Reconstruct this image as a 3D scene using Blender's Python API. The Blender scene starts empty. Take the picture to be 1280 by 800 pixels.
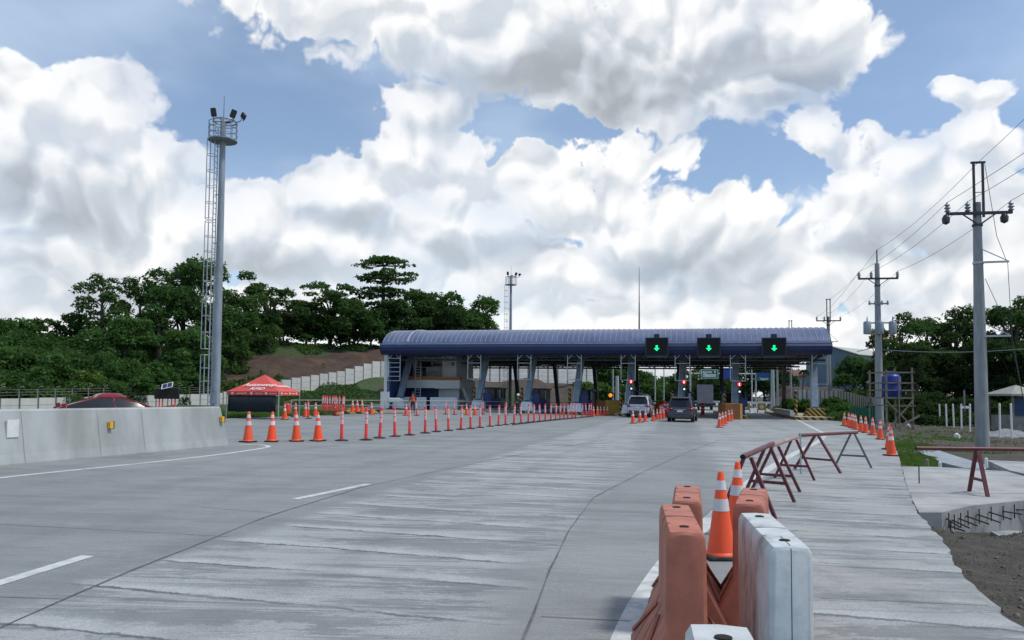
import bpy, bmesh, math, random
import numpy as np
from mathutils import Vector, Matrix, Euler
R = math.radians
scene = bpy.context.scene
COL = scene.collection

# ------------------------------------------------------------------ camera, sky, sun, exposure
CAMZ = 1.75
cd = bpy.data.cameras.new('camera'); cam = bpy.data.objects.new('camera', cd); COL.objects.link(cam)
cd.sensor_width = 36; cd.lens = 26.0; cd.shift_y = 48/1280; cd.clip_start = .05; cd.clip_end = 6000
CAMROT = Matrix.Rotation(R(92.8), 3, 'X') @ Matrix.Rotation(R(.45), 3, 'Z')
cam.location = (0, 0, CAMZ); cam.rotation_euler = CAMROT.to_euler()
scene.camera = cam
FPX = 26/36*1280

SUN_EL, SUN_AZ = R(60), R(100)          # azimuth from +Y towards +X
sd = bpy.data.lights.new('sun', 'SUN'); sd.energy = 2.3; sd.angle = R(8); sd.color = (1, .95, .87)
sun = bpy.data.objects.new('sun', sd); COL.objects.link(sun)
sdir = Vector((math.sin(SUN_AZ)*math.cos(SUN_EL), math.cos(SUN_AZ)*math.cos(SUN_EL), math.sin(SUN_EL)))
sun.rotation_euler = sdir.to_track_quat('Z', 'Y').to_euler()
vs = scene.view_settings
vs.view_transform = 'Standard'; vs.look = 'None'; vs.gamma = 1; vs.use_curve_mapping = False; vs.exposure = 0.14
scene.render.engine = 'CYCLES'

def ray(px, py):
    return CAMROT @ Vector(((px-640)/FPX, -(py-400)/FPX + 48/FPX, -1))
def roadz(x):
    return -.015*max(-16., min(16., x))
def P(px, py, Y):
    d = ray(px, py); return Vector((0, 0, CAMZ)) + d*(Y/d.y)
def Q(px, py, z):
    d = ray(px, py); return Vector((0, 0, CAMZ)) + d*((z-CAMZ)/d.z)
def G(px, py):
    z = 0
    for _ in range(12):
        p = Q(px, py, z); z = roadz(p.x)
    return p
def hz(px):                              # picture height of eye level at this bearing
    return 493.3 + (px-640)*.0079

# ---- sky: Nishita blue with procedural cumulus laid out by azimuth and elevation
world = bpy.data.worlds.new('World'); scene.world = world; world.use_nodes = True
nt = world.node_tree; nt.nodes.clear()
def N(t, **k):
    n = nt.nodes.new(t)
    for a, b in k.items(): setattr(n, a, b)
    return n
def L(a, b): nt.links.new(a, b)
def M(op, a, b=None, c=None, clamp=False):
    n = N('ShaderNodeMath', operation=op, use_clamp=clamp)
    for i, v in enumerate((a, b, c)):
        if v is None: continue
        if isinstance(v, (int, float)): n.inputs[i].default_value = v
        else: L(v, n.inputs[i])
    return n.outputs[0]
def VM(op, a, b=None, out=0):
    n = N('ShaderNodeVectorMath', operation=op)
    for i, v in enumerate((a, b)):
        if v is None: continue
        if isinstance(v, (tuple, list)): n.inputs[i].default_value = v
        elif op == 'SCALE' and i == 1: n.inputs['Scale'].default_value = v
        else: L(v, n.inputs[i])
    return n.outputs[out]
tc = N('ShaderNodeTexCoord'); sep = N('ShaderNodeSeparateXYZ'); L(tc.outputs['Generated'], sep.inputs[0])
az = M('ARCTAN2', sep.outputs[0], sep.outputs[1]); el = M('ARCSINE', sep.outputs[2])
cmb = N('ShaderNodeCombineXYZ'); L(az, cmb.inputs[0]); L(el, cmb.inputs[1])
P0 = cmb.outputs[0]
def noise(vec, scale, detail, rough=.55, dist=0.):
    n = N('ShaderNodeTexNoise', noise_dimensions='2D'); n.inputs['Scale'].default_value = scale; n.inputs['Detail'].default_value = detail
    n.inputs['Roughness'].default_value = rough; n.inputs['Distortion'].default_value = dist
    L(vec, n.inputs['Vector']); return n
def ae(px, py):
    d = ray(px, py).normalized(); return math.atan2(d.x, d.y), math.asin(d.z)
BLOBS = [ # px, py, rx, ry in the photograph's bearings
 (560,-10,330,95),(700,40,200,90),(850,45,220,100),(1010,50,155,78),(780,110,170,60),(640,60,150,55),(930,110,120,48),(430,-20,150,60),
 (30,120,110,75),(120,150,110,75),(50,240,190,110),(180,250,120,100),(250,300,110,70),(110,350,260,60),(330,290,110,66),
 (530,135,80,42),(500,190,90,60),(590,220,110,66),(440,255,100,58),(400,320,180,60),(560,300,130,60),(640,215,60,40),
 (745,200,92,46),(830,205,60,34),(700,250,120,50),(800,275,120,80),(900,290,90,62),(960,330,110,50),(680,340,220,50),(930,260,40,26),
 (1010,182,62,38),(1080,200,70,34),(1130,225,70,30),(1090,280,130,52),(1060,250,60,34),(1200,260,110,60),(1240,190,90,52),(1215,115,44,26),(1260,120,60,30),(1010,350,200,50),
 (1240,330,120,70),(640,450,700,115),(60,450,520,115),(1250,450,460,115),
 (-250,200,220,200),(-600,300,200,120),(1600,150,220,160),(1900,300,300,150),(300,-420,260,160),(900,-500,300,160)]
w1 = noise(P0, 4.0, 2); o1 = VM('SCALE', VM('SUBTRACT', w1.outputs['Color'], (.5,.5,.5)), .10)
w2 = noise(P0, 15.0, 3, .6); o2 = VM('SCALE', VM('SUBTRACT', w2.outputs['Color'], (.5,.5,.5)), .034)
WARP = VM('ADD', o1, o2)
def blob(p, cx, cy, rx, ry):
    if -300 < cx < 1500 and cy > -100:
        a, e = ae(cx, cy); k = math.cos(a)**2; sx, sy = FPX/rx/k, FPX/ry*.98/math.cos(a)
    else:
        a, e = (cx-640)/925, (493-cy)/925*.9; sx, sy = FPX/rx, FPX/ry
    return M('SUBTRACT', 1.0, VM('LENGTH', VM('MULTIPLY', VM('SUBTRACT', p, (a, e, 0)), (sx, sy, 0)), out=1))
def mrange(v, a, b, c, d, smooth=True):
    n = N('ShaderNodeMapRange'); n.interpolation_type = 'SMOOTHSTEP' if smooth else 'LINEAR'
    for i, x in enumerate((a, b, c, d)): n.inputs[1+i].default_value = x
    L(v, n.inputs[0]); return n.outputs[0]
def puffs(p, scale, det):
    vo = N('ShaderNodeTexVoronoi', voronoi_dimensions='2D', feature='F1'); vo.inputs['Scale'].default_value = scale
    vo.inputs['Detail'].default_value = det; vo.inputs['Roughness'].default_value = .5; vo.inputs['Lacunarity'].default_value = 2.3
    L(p, vo.inputs['Vector']); d = vo.outputs['Distance']; return M('SUBTRACT', .42, M('MULTIPLY', d, M('MULTIPLY', d, 1.6)))
def shape(off, warp):
    p = VM('MULTIPLY', VM('ADD', VM('ADD', P0, warp), off), (1, 1, 0)); acc = None
    for b_ in BLOBS:
        f = blob(p, *b_); acc = f if acc is None else M('SMOOTH_MAX', acc, f, .10)
    return p, acc
p0, A0 = shape((0, 0, 0), WARP)
F0 = M('ADD', M('ADD', M('MINIMUM', M('ADD', M('MULTIPLY', A0, 1.5), .20), .80), M('MULTIPLY', M('SUBTRACT', noise(p0, 9, 7, .6).outputs['Fac'], .5), .95)), M('MULTIPLY', puffs(p0, 20, 2), .30))
F0 = M('ADD', F0, mrange(A0, .12, .42, 0, .40))
wh = noise(P0, 7, 5, .6); ph = VM('ADD', p0, VM('SCALE', VM('SUBTRACT', wh.outputs['Color'], (.5,.5,.5)), .16))
for b_ in [(325,180,110,52),(645,165,85,34),(925,222,150,46),(1215,45,150,95),(700,182,70,22),(90,25,260,48),(1085,155,120,34),(1060,315,70,16),(400,150,90,40)]:
    F0 = M('SUBTRACT', F0, mrange(blob(ph, *b_), -.1, .75, 0, .72))
alpha = mrange(F0, .04, .46, 0, 1)
thin = mrange(noise(p0, 2.3, 5, .6).outputs['Fac'], .42, .66, 0, .42)
alpha = M('MULTIPLY', alpha, M('SUBTRACT', 1.0, M('MULTIPLY', thin, mrange(A0, .15, .8, 1, .25))))
UP = (-.010, .022, 0)
pa, Aa = shape(UP, o1)
pb = VM('ADD', P0, VM('ADD', o1, VM('SCALE', o2, .4)))
pc = VM('ADD', pb, UP)
def soft(p): return M('ADD', M('MULTIPLY', noise(p, 6, 2.2, .5).outputs['Fac'], .95), M('MULTIPLY', puffs(p, 15, 1.2), .42))
A1 = shape((0, 0, 0), o1)[1]
relief = M('ADD', M('MULTIPLY', M('SUBTRACT', A1, Aa), .34), M('MULTIPLY', M('SUBTRACT', soft(pb), soft(pc)), .42))
relief = M('MAXIMUM', M('MINIMUM', relief, .20), -.13)
big = M('MULTIPLY', M('SUBTRACT', noise(pb, 3.6, 4, .5).outputs['Fac'], .5), .26)
dk = None
for b_ in [(720,105,330,75),(1010,110,150,45),(880,325,190,52),(60,250,210,70),(130,345,240,46),(620,320,150,40),(430,285,150,32),(1130,320,160,34),(950,60,150,40),(330,340,160,40)]:
    f = mrange(blob(pb, *b_), 0, .8, 0, .31 if b_[0] in (720, 880, 1010) else .25); dk = f if dk is None else M('MAXIMUM', dk, f)
edge = mrange(F0, .20, .95, .09, 0)
lum = M('ADD', M('SUBTRACT', M('ADD', M('ADD', .90, relief), big), dk), edge)
lum = M('ADD', lum, M('MULTIPLY', M('SUBTRACT', noise(p0, 30, 5, .6).outputs['Fac'], .5), .10))
lum = M('MAXIMUM', M('MINIMUM', lum, 1.0), .42)
ramp = N('ShaderNodeValToRGB'); cr = ramp.color_ramp
cr.elements[0].position = .40; cr.elements[0].color = (.37, .40, .44, 1)
cr.elements[1].position = 1.0; cr.elements[1].color = (.97, .97, .97, 1)
e_ = cr.elements.new(.72); e_.color = (.60, .65, .71, 1)
L(lum, ramp.inputs[0])
cloudc = VM('SCALE', ramp.outputs[0], 7.7)
sky = N('ShaderNodeTexSky', sky_type='NISHITA', sun_disc=False)
sky.sun_elevation = SUN_EL; sky.sun_rotation = SUN_AZ; sky.altitude = 0; sky.air_density = 1.0; sky.dust_density = .6; sky.ozone_density = 2.5
# thin high veil of cirrus
vz = N('ShaderNodeMapping'); vz.inputs['Scale'].default_value = (1.2, 2.6, 1); vz.inputs['Rotation'].default_value = (0, 0, .12); L(P0, vz.inputs[0])
veil = mrange(noise(vz.outputs[0], 1.6, 5, .5, 0).outputs['Fac'], .34, .74, .12, .62)
mixv = N('ShaderNodeMix', data_type='RGBA'); L(veil, mixv.inputs[0]); L(sky.outputs[0], mixv.inputs[6]); mixv.inputs[7].default_value = (5.0, 6.1, 7.4, 1)
mix = N('ShaderNodeMix', data_type='RGBA'); L(alpha, mix.inputs[0]); L(mixv.outputs[2], mix.inputs[6]); L(cloudc, mix.inputs[7])
bg = N('ShaderNodeBackground'); bg.inputs[1].default_value = .125; L(mix.outputs[2], bg.inputs[0])
wo = N('ShaderNodeOutputWorld'); L(bg.outputs[0], wo.inputs[0])
world.cycles.sampling_method = 'MANUAL'; world.cycles.sample_map_resolution = 512

# ------------------------------------------------------------------ materials
MATS = {}
class NT:
    def __init__(s, name):
        s.m = bpy.data.materials.new(name); s.m.use_nodes = True; s.t = s.m.node_tree
        s.b = s.t.nodes['Principled BSDF']; s.l = s.t.links.new
    def n(s, t, **k):
        x = s.t.nodes.new(t)
        for a, b in k.items(): setattr(x, a, b)
        return x
    def tex(s, scale, detail=5, rough=.55, vscale=(1,1,1), rot=(0,0,0), coord='Object', dist=0):
        c = s.n('ShaderNodeTexCoord'); mp = s.n('ShaderNodeMapping'); mp.inputs['Scale'].default_value = vscale; mp.inputs['Rotation'].default_value = rot
        s.l(c.outputs[coord], mp.inputs[0]); t = s.n('ShaderNodeTexNoise'); s.l(mp.outputs[0], t.inputs['Vector'])
        t.inputs['Scale'].default_value = scale; t.inputs['Detail'].default_value = detail; t.inputs['Roughness'].default_value = rough; t.inputs['Distortion'].default_value = dist
        return t.outputs['Fac']
    def mr(s, v, a, b, c=0, d=1, smooth=True):
        x = s.n('ShaderNodeMapRange'); x.interpolation_type = 'SMOOTHSTEP' if smooth else 'LINEAR'
        for i, q in enumerate((a, b, c, d)): x.inputs[1+i].default_value = q
        s.l(v, x.inputs[0]); return x.outputs[0]
    def math(s, op, a, b=0, clamp=False):
        x = s.n('ShaderNodeMath', operation=op, use_clamp=clamp)
        for i, v in enumerate((a, b)):
            if isinstance(v, (int, float)): x.inputs[i].default_value = v
            else: s.l(v, x.inputs[i])
        return x.outputs[0]
    def mix(s, f, a, b, blend='MIX'):
        x = s.n('ShaderNodeMix', data_type='RGBA', blend_type=blend)
        for i, v in ((0, f), (6, a), (7, b)):
            if isinstance(v, (int, float)): x.inputs[i].default_value = v
            elif isinstance(v, (tuple, list)): x.inputs[i].default_value = (*v[:3], 1)
            else: s.l(v, x.inputs[i])
        return x.outputs[2]
    def bump(s, h, strength=.3, dist=.02):
        x = s.n('ShaderNodeBump'); x.inputs['Strength'].default_value = strength; x.inputs['Distance'].default_value = dist
        s.l(h, x.inputs['Height']); s.l(x.outputs[0], s.b.inputs['Normal'])
    def fin(s, col, rough=.7, metal=0., key=None):
        if isinstance(col, (tuple, list)): s.b.inputs['Base Color'].default_value = (*col[:3], 1)
        else: s.l(col, s.b.inputs['Base Color'])
        if isinstance(rough, (int, float)): s.b.inputs['Roughness'].default_value = rough
        else: s.l(rough, s.b.inputs['Roughness'])
        s.b.inputs['Metallic'].default_value = metal
        MATS[key or s.m.name] = s.m; return s.m
def mat(name, col, rough=.6, metal=0., var=.18, scale=4., dirt=None, dirt_amt=.5, bump=0., vs=(1,1,1), spec=None):
    t = NT(name)
    f = t.tex(scale, 6, .6, vs)
    a = tuple(c*(1-var) for c in col); b = tuple(min(1, c*(1+var)) for c in col)
    c = t.mix(t.mr(f, .3, .7), a, b)
    if dirt:
        d = t.tex(scale*.6, 8, .65, (vs[0], vs[1], vs[2]*.6))
        c = t.mix(t.mr(d, .48, .72, 0, dirt_amt), c, dirt)
    if bump: t.bump(t.tex(scale*6, 6), bump, .02)
    if spec is not None: t.b.inputs['Specular IOR Level'].default_value = spec
    return t.fin(c, rough, metal)
def vary(name, dark, amt=.35):
    m = MATS[name]; nt_ = m.node_tree; b = nt_.nodes['Principled BSDF']; src = b.inputs['Base Color'].links[0].from_socket
    oi = nt_.nodes.new('ShaderNodeObjectInfo'); mr = nt_.nodes.new('ShaderNodeMapRange'); mr.inputs[3].default_value = 0; mr.inputs[4].default_value = amt; nt_.links.new(oi.outputs['Random'], mr.inputs[0])
    mx = nt_.nodes.new('ShaderNodeMix'); mx.data_type = 'RGBA'; nt_.links.new(mr.outputs[0], mx.inputs[0]); nt_.links.new(src, mx.inputs[6]); mx.inputs[7].default_value = (*dark, 1); nt_.links.new(mx.outputs[2], b.inputs['Base Color'])
def emat(name, col, e, s):
    t = NT(name); t.b.inputs['Emission Color'].default_value = (*e, 1); t.b.inputs['Emission Strength'].default_value = s
    return t.fin(col, .4)

HEAD = R(13)     # travel direction of the carriageway, turned right of +Y
def pavement():
    t = NT('road_concrete'); rot = (0, 0, HEAD)
    c = t.n('ShaderNodeTexCoord'); mp = t.n('ShaderNodeMapping'); mp.inputs['Rotation'].default_value = rot
    t.l(c.outputs['Object'], mp.inputs[0]); sp = t.n('ShaderNodeSeparateXYZ'); t.l(mp.outputs[0], sp.inputs[0])
    u, v = sp.outputs[0], sp.outputs[1]
    base = t.mix(t.mr(t.tex(.16, 6, .6), .3, .7), (.218,.238,.240), (.318,.336,.334))
    # per-slab tone
    cell = t.n('ShaderNodeTexWhiteNoise', noise_dimensions='2D'); cv = t.n('ShaderNodeCombineXYZ')
    t.l(t.math('FLOOR', t.math('DIVIDE', t.math('ADD', u, 1.1), 3.7)), cv.inputs[0]); t.l(t.math('FLOOR', t.math('DIVIDE', v, 4.6)), cv.inputs[1]); t.l(cv.outputs[0], cell.inputs[0])
    base = t.mix(t.math('MULTIPLY', cell.outputs[0], .35), base, (.17,.18,.18))
    w = t.math('ADD', u, t.math('MULTIPLY', t.math('SUBTRACT', t.tex(.5, 6, .65), .5), 1.4))
    mid = t.math('MULTIPLY', t.mr(w, -5.3, -4.8), t.mr(w, -1.9, -1.2, 1, 0))     # scaled middle lane
    right = t.mr(w, .7, 1.3)                                                  # tined right shoulder
    band = t.math('ADD', mid, t.math('MULTIPLY', right, .8), True)
    rsk = HEAD-.04
    # broad soft tone bands across the road
    st = t.tex(1.0, 6, .6, (.10, .9, 1), (0, 0, rsk))
    base = t.mix(t.mr(st, .42, .60, 0, .40), base, (.175,.19,.195))
    # fine broom texture, faint
    fine = t.tex(1.0, 7, .75, (1.6, 30, 1), (0, 0, rsk))
    base = t.mix(t.mr(fine, .38, .62, 0, .38), base, (.13,.14,.143))
    # chalky patches with ragged edges, broken by dark irregular tines
    rag = t.math('ADD', t.tex(1.0, 10, .78, (.35, 1.5, 1), (0, 0, rsk), dist=.3), t.math('MULTIPLY', t.math('SUBTRACT', t.tex(9.0, 8, .8), .5), .16))
    base = t.mix(t.math('MULTIPLY', t.math('MULTIPLY', t.math('ADD', band, .22, True), t.mr(rag, .465, .51)), .66), base, (.43,.45,.45))
    ln = t.math('ADD', t.tex(1.0, 4, .6, (.07, 2.3, 1), (0, 0, rsk)), t.math('MULTIPLY', t.math('SUBTRACT', t.tex(4.0, 8, .75), .5), .035))
    tine = t.mr(t.math('ABSOLUTE', t.math('SUBTRACT', ln, .5)), .004, .030, 1, 0)
    brk = t.mr(t.tex(.55, 5, .6), .33, .50)
    base = t.mix(t.math('MULTIPLY', t.math('MULTIPLY', tine, t.math('MULTIPLY', t.math('ADD', band, .10, True), brk)), .55), base, (.11,.12,.125))
    # evenly spaced construction ripples, dark line with a chalky lip, broken along their length
    jig = t.math('MULTIPLY', t.math('SUBTRACT', t.tex(1.0, 5, .6, (.22, .5, 1), (0, 0, rsk)), .5), .5)
    jag = t.math('MULTIPLY', t.math('SUBTRACT', t.tex(6.0, 9, .8), .5), .22)
    rp = t.math('FRACT', t.math('ADD', t.math('ADD', t.math('DIVIDE', v, 1.02), jig), jag))
    onoff = t.mr(t.tex(1.0, 4, .6, (.35, 1.2, 1), (0, 0, rsk)), .38, .48)
    gate = t.math('MULTIPLY', t.math('ADD', band, .05, True), onoff)
    base = t.mix(t.math('MULTIPLY', t.math('MULTIPLY', t.mr(rp, .49, .52), t.mr(rp, .54, .84, 1, 0)), t.math('MULTIPLY', gate, .8)), base, (.47,.495,.50))
    base = t.mix(t.math('MULTIPLY', t.math('MULTIPLY', t.mr(rp, .445, .475), t.mr(rp, .49, .52, 1, 0)), t.math('MULTIPLY', gate, .95)), base, (.075,.085,.09))
    # wheel paths, slightly darker along the lanes, and short skid marks
    tw = t.math('ABSOLUTE', t.math('SUBTRACT', t.math('FRACT', t.math('DIVIDE', t.math('ADD', u, t.math('MULTIPLY', t.tex(.15, 3), 1.5)), 1.85)), .5))
    base = t.mix(t.mr(tw, .0, .22, .22, 0), base, (.13,.14,.145))
    # warm pale scaling on the shoulder
    sh = t.tex(.75, 9, .72, (.45, 1.2, 1), (0, 0, HEAD))
    base = t.mix(t.math('MULTIPLY', right, t.mr(sh, .46, .60, 0, .65)), base, (.40,.40,.375))
    # blotches, stains and damp
    bl = t.tex(.45, 8, .68)
    base = t.mix(t.mr(bl, .52, .70, 0, .50), base, (.135,.145,.15))
    base = t.mix(t.mr(t.tex(1.7, 9, .75, (.5, 1.4, 1), (0, 0, rsk)), .60, .68, 0, .30), base, (.42,.43,.425))
    sp2 = t.tex(55, 3, .6)
    base = t.mix(t.mr(sp2, .35, .65, 0, .40), base, (.12,.13,.13))
    t.bump(t.math('ADD', fine, t.math('MULTIPLY', sp2, .5)), .35, .006)
    return t.fin(base, t.mr(bl, .3, .7, .55, .85))
pavement()
def slabmat():
    t = NT('slab_concrete')
    base = t.mix(t.mr(t.tex(.9, 8, .65), .3, .7), (.25,.26,.26), (.42,.42,.41))
    base = t.mix(t.mr(t.tex(1, 8, .7, (.5, 5, 1)), .5, .62, 0, .4), base, (.24,.24,.235))
    base = t.mix(t.mr(t.tex(2.2, 9, .7), .58, .7, 0, .5), base, (.22,.20,.17))
    t.bump(t.tex(40, 5), .3, .005)
    return t.fin(base, .8)
slabmat()
def terrain_mat():
    t = NT('terrain_soil'); a = t.n('ShaderNodeAttribute', attribute_name='cover')
    sp = t.n('ShaderNodeSeparateColor'); t.l(a.outputs['Color'], sp.inputs[0])
    n1 = t.tex(.5, 9, .65); n2 = t.tex(3, 8, .7); n3 = t.tex(25, 5, .7)
    soil = t.mix(t.mr(n2, .3, .7), (.06,.05,.04), (.125,.108,.09))
    earth = t.mix(t.mr(n1, .35, .65), (.05,.024,.014), (.125,.062,.038))
    earth = t.mix(t.mr(t.tex(1, 7, .6, (.25, .25, 2.5)), .45, .6, 0, .6), earth, (.05,.03,.022))
    grass = t.mix(t.mr(n2, .3, .7), (.022,.05,.012), (.07,.12,.03))
    gf = t.math('ADD', sp.outputs[1], t.math('MULTIPLY', t.math('SUBTRACT', n1, .5), 1.6))
    c = t.mix(sp.outputs[0], soil, earth)
    c = t.mix(t.mr(gf, .40, .60), c, grass)
    c = t.mix(t.mr(n3, .3, .7, 0, .45), c, (.04,.036,.03))
    t.bump(t.math('ADD', n2, n3), .8, .08)
    return t.fin(c, .95)
terrain_mat()
def leafmat(name, dark, light, tip=None, trans=.0):
    t = NT(name); g = t.n('ShaderNodeNewGeometry')
    c = t.mix(g.outputs['Random Per Island'], dark, light)
    oi = t.n('ShaderNodeObjectInfo')
    c = t.mix(t.mr(t.tex(.45, 3, .5), .35, .65, 0, .55), c, tuple(x*.55 for x in dark))
    c = t.mix(t.math('MULTIPLY', oi.outputs['Random'], .3), c, tuple(x*1.25 for x in light))
    if tip: c = t.mix(t.mr(t.math('FRACT', t.math('MULTIPLY', g.outputs['Random Per Island'], 17.3)), .86, .92, 0, .8, False), c, tip)
    t.b.inputs['Specular IOR Level'].default_value = .08
    m = t.fin(c, .8); tr = t.n('ShaderNodeBsdfTranslucent'); mx = t.n('ShaderNodeMixShader'); mx.inputs[0].default_value = .32
    t.l(t.mix(.5, c, (.10,.20,.02), 'ADD'), tr.inputs[0]); t.l(t.b.outputs[0], mx.inputs[1]); t.l(tr.outputs[0], mx.inputs[2]); t.l(mx.outputs[0], t.t.nodes['Material Output'].inputs[0]); return m
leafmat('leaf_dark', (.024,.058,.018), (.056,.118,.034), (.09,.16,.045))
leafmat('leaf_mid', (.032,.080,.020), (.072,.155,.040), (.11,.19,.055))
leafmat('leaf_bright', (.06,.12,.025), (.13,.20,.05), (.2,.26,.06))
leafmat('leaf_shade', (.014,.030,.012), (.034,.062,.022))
leafmat('leaf_dry', (.09,.06,.03), (.16,.11,.05))
leafmat('grass_blade', (.05,.11,.02), (.13,.22,.05), (.18,.19,.08))
mat('bark', (.09,.075,.06), .9, var=.3, scale=3, bump=.5)
mat('orange_plastic_cone', (1.0,.085,.015), .5, var=.04, scale=6, dirt=(.5,.12,.05), dirt_amt=.2)
mat('orange_red_post', (.98,.055,.05), .5, var=.04, scale=6, dirt=(.5,.08,.06), dirt_amt=.2)
mat('reflective_white', (.72,.72,.74), .35, var=.08, scale=9, dirt=(.4,.38,.36), dirt_amt=.35)
mat('post_band', (.72,.50,.53), .4, var=.06)
mat('black_rubber', (.018,.018,.018), .8, var=.3, dirt=(.10,.095,.085), dirt_amt=.5)
mat('faded_orange_plastic', (.44,.143,.090), .55, var=.16, scale=5, dirt=(.22,.11,.085), dirt_amt=.7, bump=.08)
mat('dirty_white_plastic', (.53,.565,.57), .45, var=.13, scale=6, dirt=(.13,.115,.10), dirt_amt=.75, bump=.08)
mat('dark_hole', (.01,.01,.01), .9, var=0)
mat('barrier_concrete', (.35,.375,.375), .8, var=.16, scale=1.3, dirt=(.24,.24,.22), dirt_amt=.55, bump=.15, vs=(1,1,.35))
mat('wall_panel_concrete', (.56,.56,.53), .85, var=.08, scale=1.2, dirt=(.42,.41,.37), dirt_amt=.45, bump=.1, vs=(1,1,.3))
mat('channel_concrete', (.27,.31,.34), .8, var=.15, scale=2, bump=.1)
mat('post_concrete', (.24,.235,.21), .85, var=.2, scale=3)
mat('pole_concrete', (.27,.29,.30), .75, var=.15, scale=5, dirt=(.38,.38,.36), dirt_amt=.5, vs=(1,1,.2))
mat('galvanised', (.26,.30,.34), .5, metal=.35, var=.2, scale=3, dirt=(.42,.44,.46), dirt_amt=.4, vs=(1,1,.3))
mat('galvanised_light', (.42,.45,.47), .45, metal=.3, var=.12)
mat('dark_steel', (.05,.055,.06), .5, metal=.4)
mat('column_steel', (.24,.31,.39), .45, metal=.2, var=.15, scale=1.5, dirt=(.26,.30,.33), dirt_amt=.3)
mat('shaded_canopy_steel', (.05,.055,.065), .5, metal=.2)  # dark copy of the column steel; shade under the roof put into the colour
mat('navy_panel', (.008,.021,.088), .5, var=.15, scale=1.5)
mat('navy_paint', (.018,.035,.14), .5, var=.15)
mat('roof_metal', (.125,.155,.255), .36, metal=.35, var=.15, scale=.6, dirt=(.20,.21,.28), dirt_amt=.5)
mat('roof_seam', (.36,.39,.52), .4, metal=.3)  # paler than the roof metal; highlights along the ribs put into the colour
mat('gutter_trim', (.34,.38,.45), .4, metal=.4)
mat('white_paint', (.66,.67,.66), .55, var=.08, dirt=(.42,.40,.36), dirt_amt=.3)
mat('road_paint', (.52,.54,.535), .7, var=.12, scale=7, dirt=(.27,.29,.29), dirt_amt=.85)
mat('joint_sealant', (.115,.12,.125), .9, var=.3)
mat('grey_wall', (.60,.62,.66), .75, var=.1, scale=1.5)
mat('parapet_grey', (.76,.78,.80), .75, var=.08)
mat('orange_band', (.42,.17,.05), .65, var=.1)
mat('window_glass', (.015,.018,.022), .08, var=.1)
mat('pale_glass', (.45,.50,.50), .15, var=.1)
mat('ochre_paint', (.48,.27,.045), .65, var=.12, scale=1.2, dirt=(.30,.15,.05), dirt_amt=.4)
mat('brown_ochre', (.27,.105,.035), .75, var=.15, scale=1.2)  # browner ochre for some faces of the crash blocks
mat('beige_concrete', (.42,.36,.27), .8, var=.12)
mat('maroon_steel', (.115,.016,.022), .5, var=.25, scale=8, dirt=(.10,.07,.06), dirt_amt=.35)
mat('grey_steel_leg', (.13,.13,.13), .6, var=.2)
mat('worn_tube', (.34,.24,.22), .5, var=.3, scale=8, dirt=(.15,.04,.04), dirt_amt=.7)
mat('tent_red', (.62,.075,.06), .6, var=.08, scale=2)
mat('tent_print', (.80,.74,.72), .6, var=.05)
mat('tent_drape', (.008,.014,.022), .8, var=.2)
mat('yellow_plastic', (.75,.42,.03), .35, var=.08)
mat('car_red', (.24,.022,.035), .22, metal=.25, var=.04)
mat('car_silver', (.42,.45,.50), .25, metal=.5, var=.04)
mat('car_grey', (.060,.070,.085), .22, metal=.5, var=.04)
mat('tyre', (.02,.02,.02), .85)
mat('rim', (.30,.31,.32), .35, metal=.6)
mat('tail_lamp', (.35,.015,.015), .2)
mat('chrome', (.55,.56,.58), .15, metal=.9)
mat('plate_white', (.62,.64,.64), .4)
mat('truck_box', (.25,.24,.27), .55, var=.15, scale=1.2, dirt=(.16,.15,.16), dirt_amt=.5)
mat('sign_green', (.0,.13,.08), .45, var=.06)
mat('sign_blue', (.005,.045,.26), .45, var=.06)
mat('tank_blue', (.01,.03,.22), .4, var=.1)
mat('timber', (.17,.15,.12), .85, var=.25, scale=3)
mat('shed_blue', (.012,.045,.11), .7, var=.2)
mat('shed_roof', (.28,.28,.24), .7, var=.2)
mat('warehouse_wall', (.13,.19,.24), .6, var=.1, scale=.3, vs=(1,1,.2))
mat('warehouse_roof', (.42,.43,.38), .6, var=.1)
mat('green_sheet', (.01,.13,.075), .6, var=.15, scale=1)
mat('roof_rust', (.16,.07,.055), .8, var=.2)
mat('soil_stone', (.13,.12,.105), .95, var=.4, scale=20)
mat('gravel_grey', (.24,.25,.26), .95, var=.3, scale=9, bump=1.)
mat('rebar', (.03,.025,.025), .8)
mat('signal_case', (.018,.034,.055), .6, var=.1)
mat('cloth_dark', (.025,.027,.035), .9, var=.2)
mat('cloth_vest', (.65,.06,.03), .8, var=.1)
mat('skin', (.32,.17,.11), .6, var=.05)
mat('helmet_white', (.75,.75,.73), .4, var=.03)
mat('solar_cell', (.02,.03,.09), .2)
mat('copper_wire', (.035,.035,.04), .6)
mat('white_post', (.78,.78,.75), .6, var=.1)
emat('green_lamp', (.0,.2,.05), (.0,1,.28), 1.5)
emat('red_lamp', (.3,.0,.0), (1,.03,.04), .7)
emat('white_lamp', (.6,.6,.6), (1,.85,.85), 1.3)
emat('amber_lamp', (.4,.15,.0), (1,.24,.01), 1.3)
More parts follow.
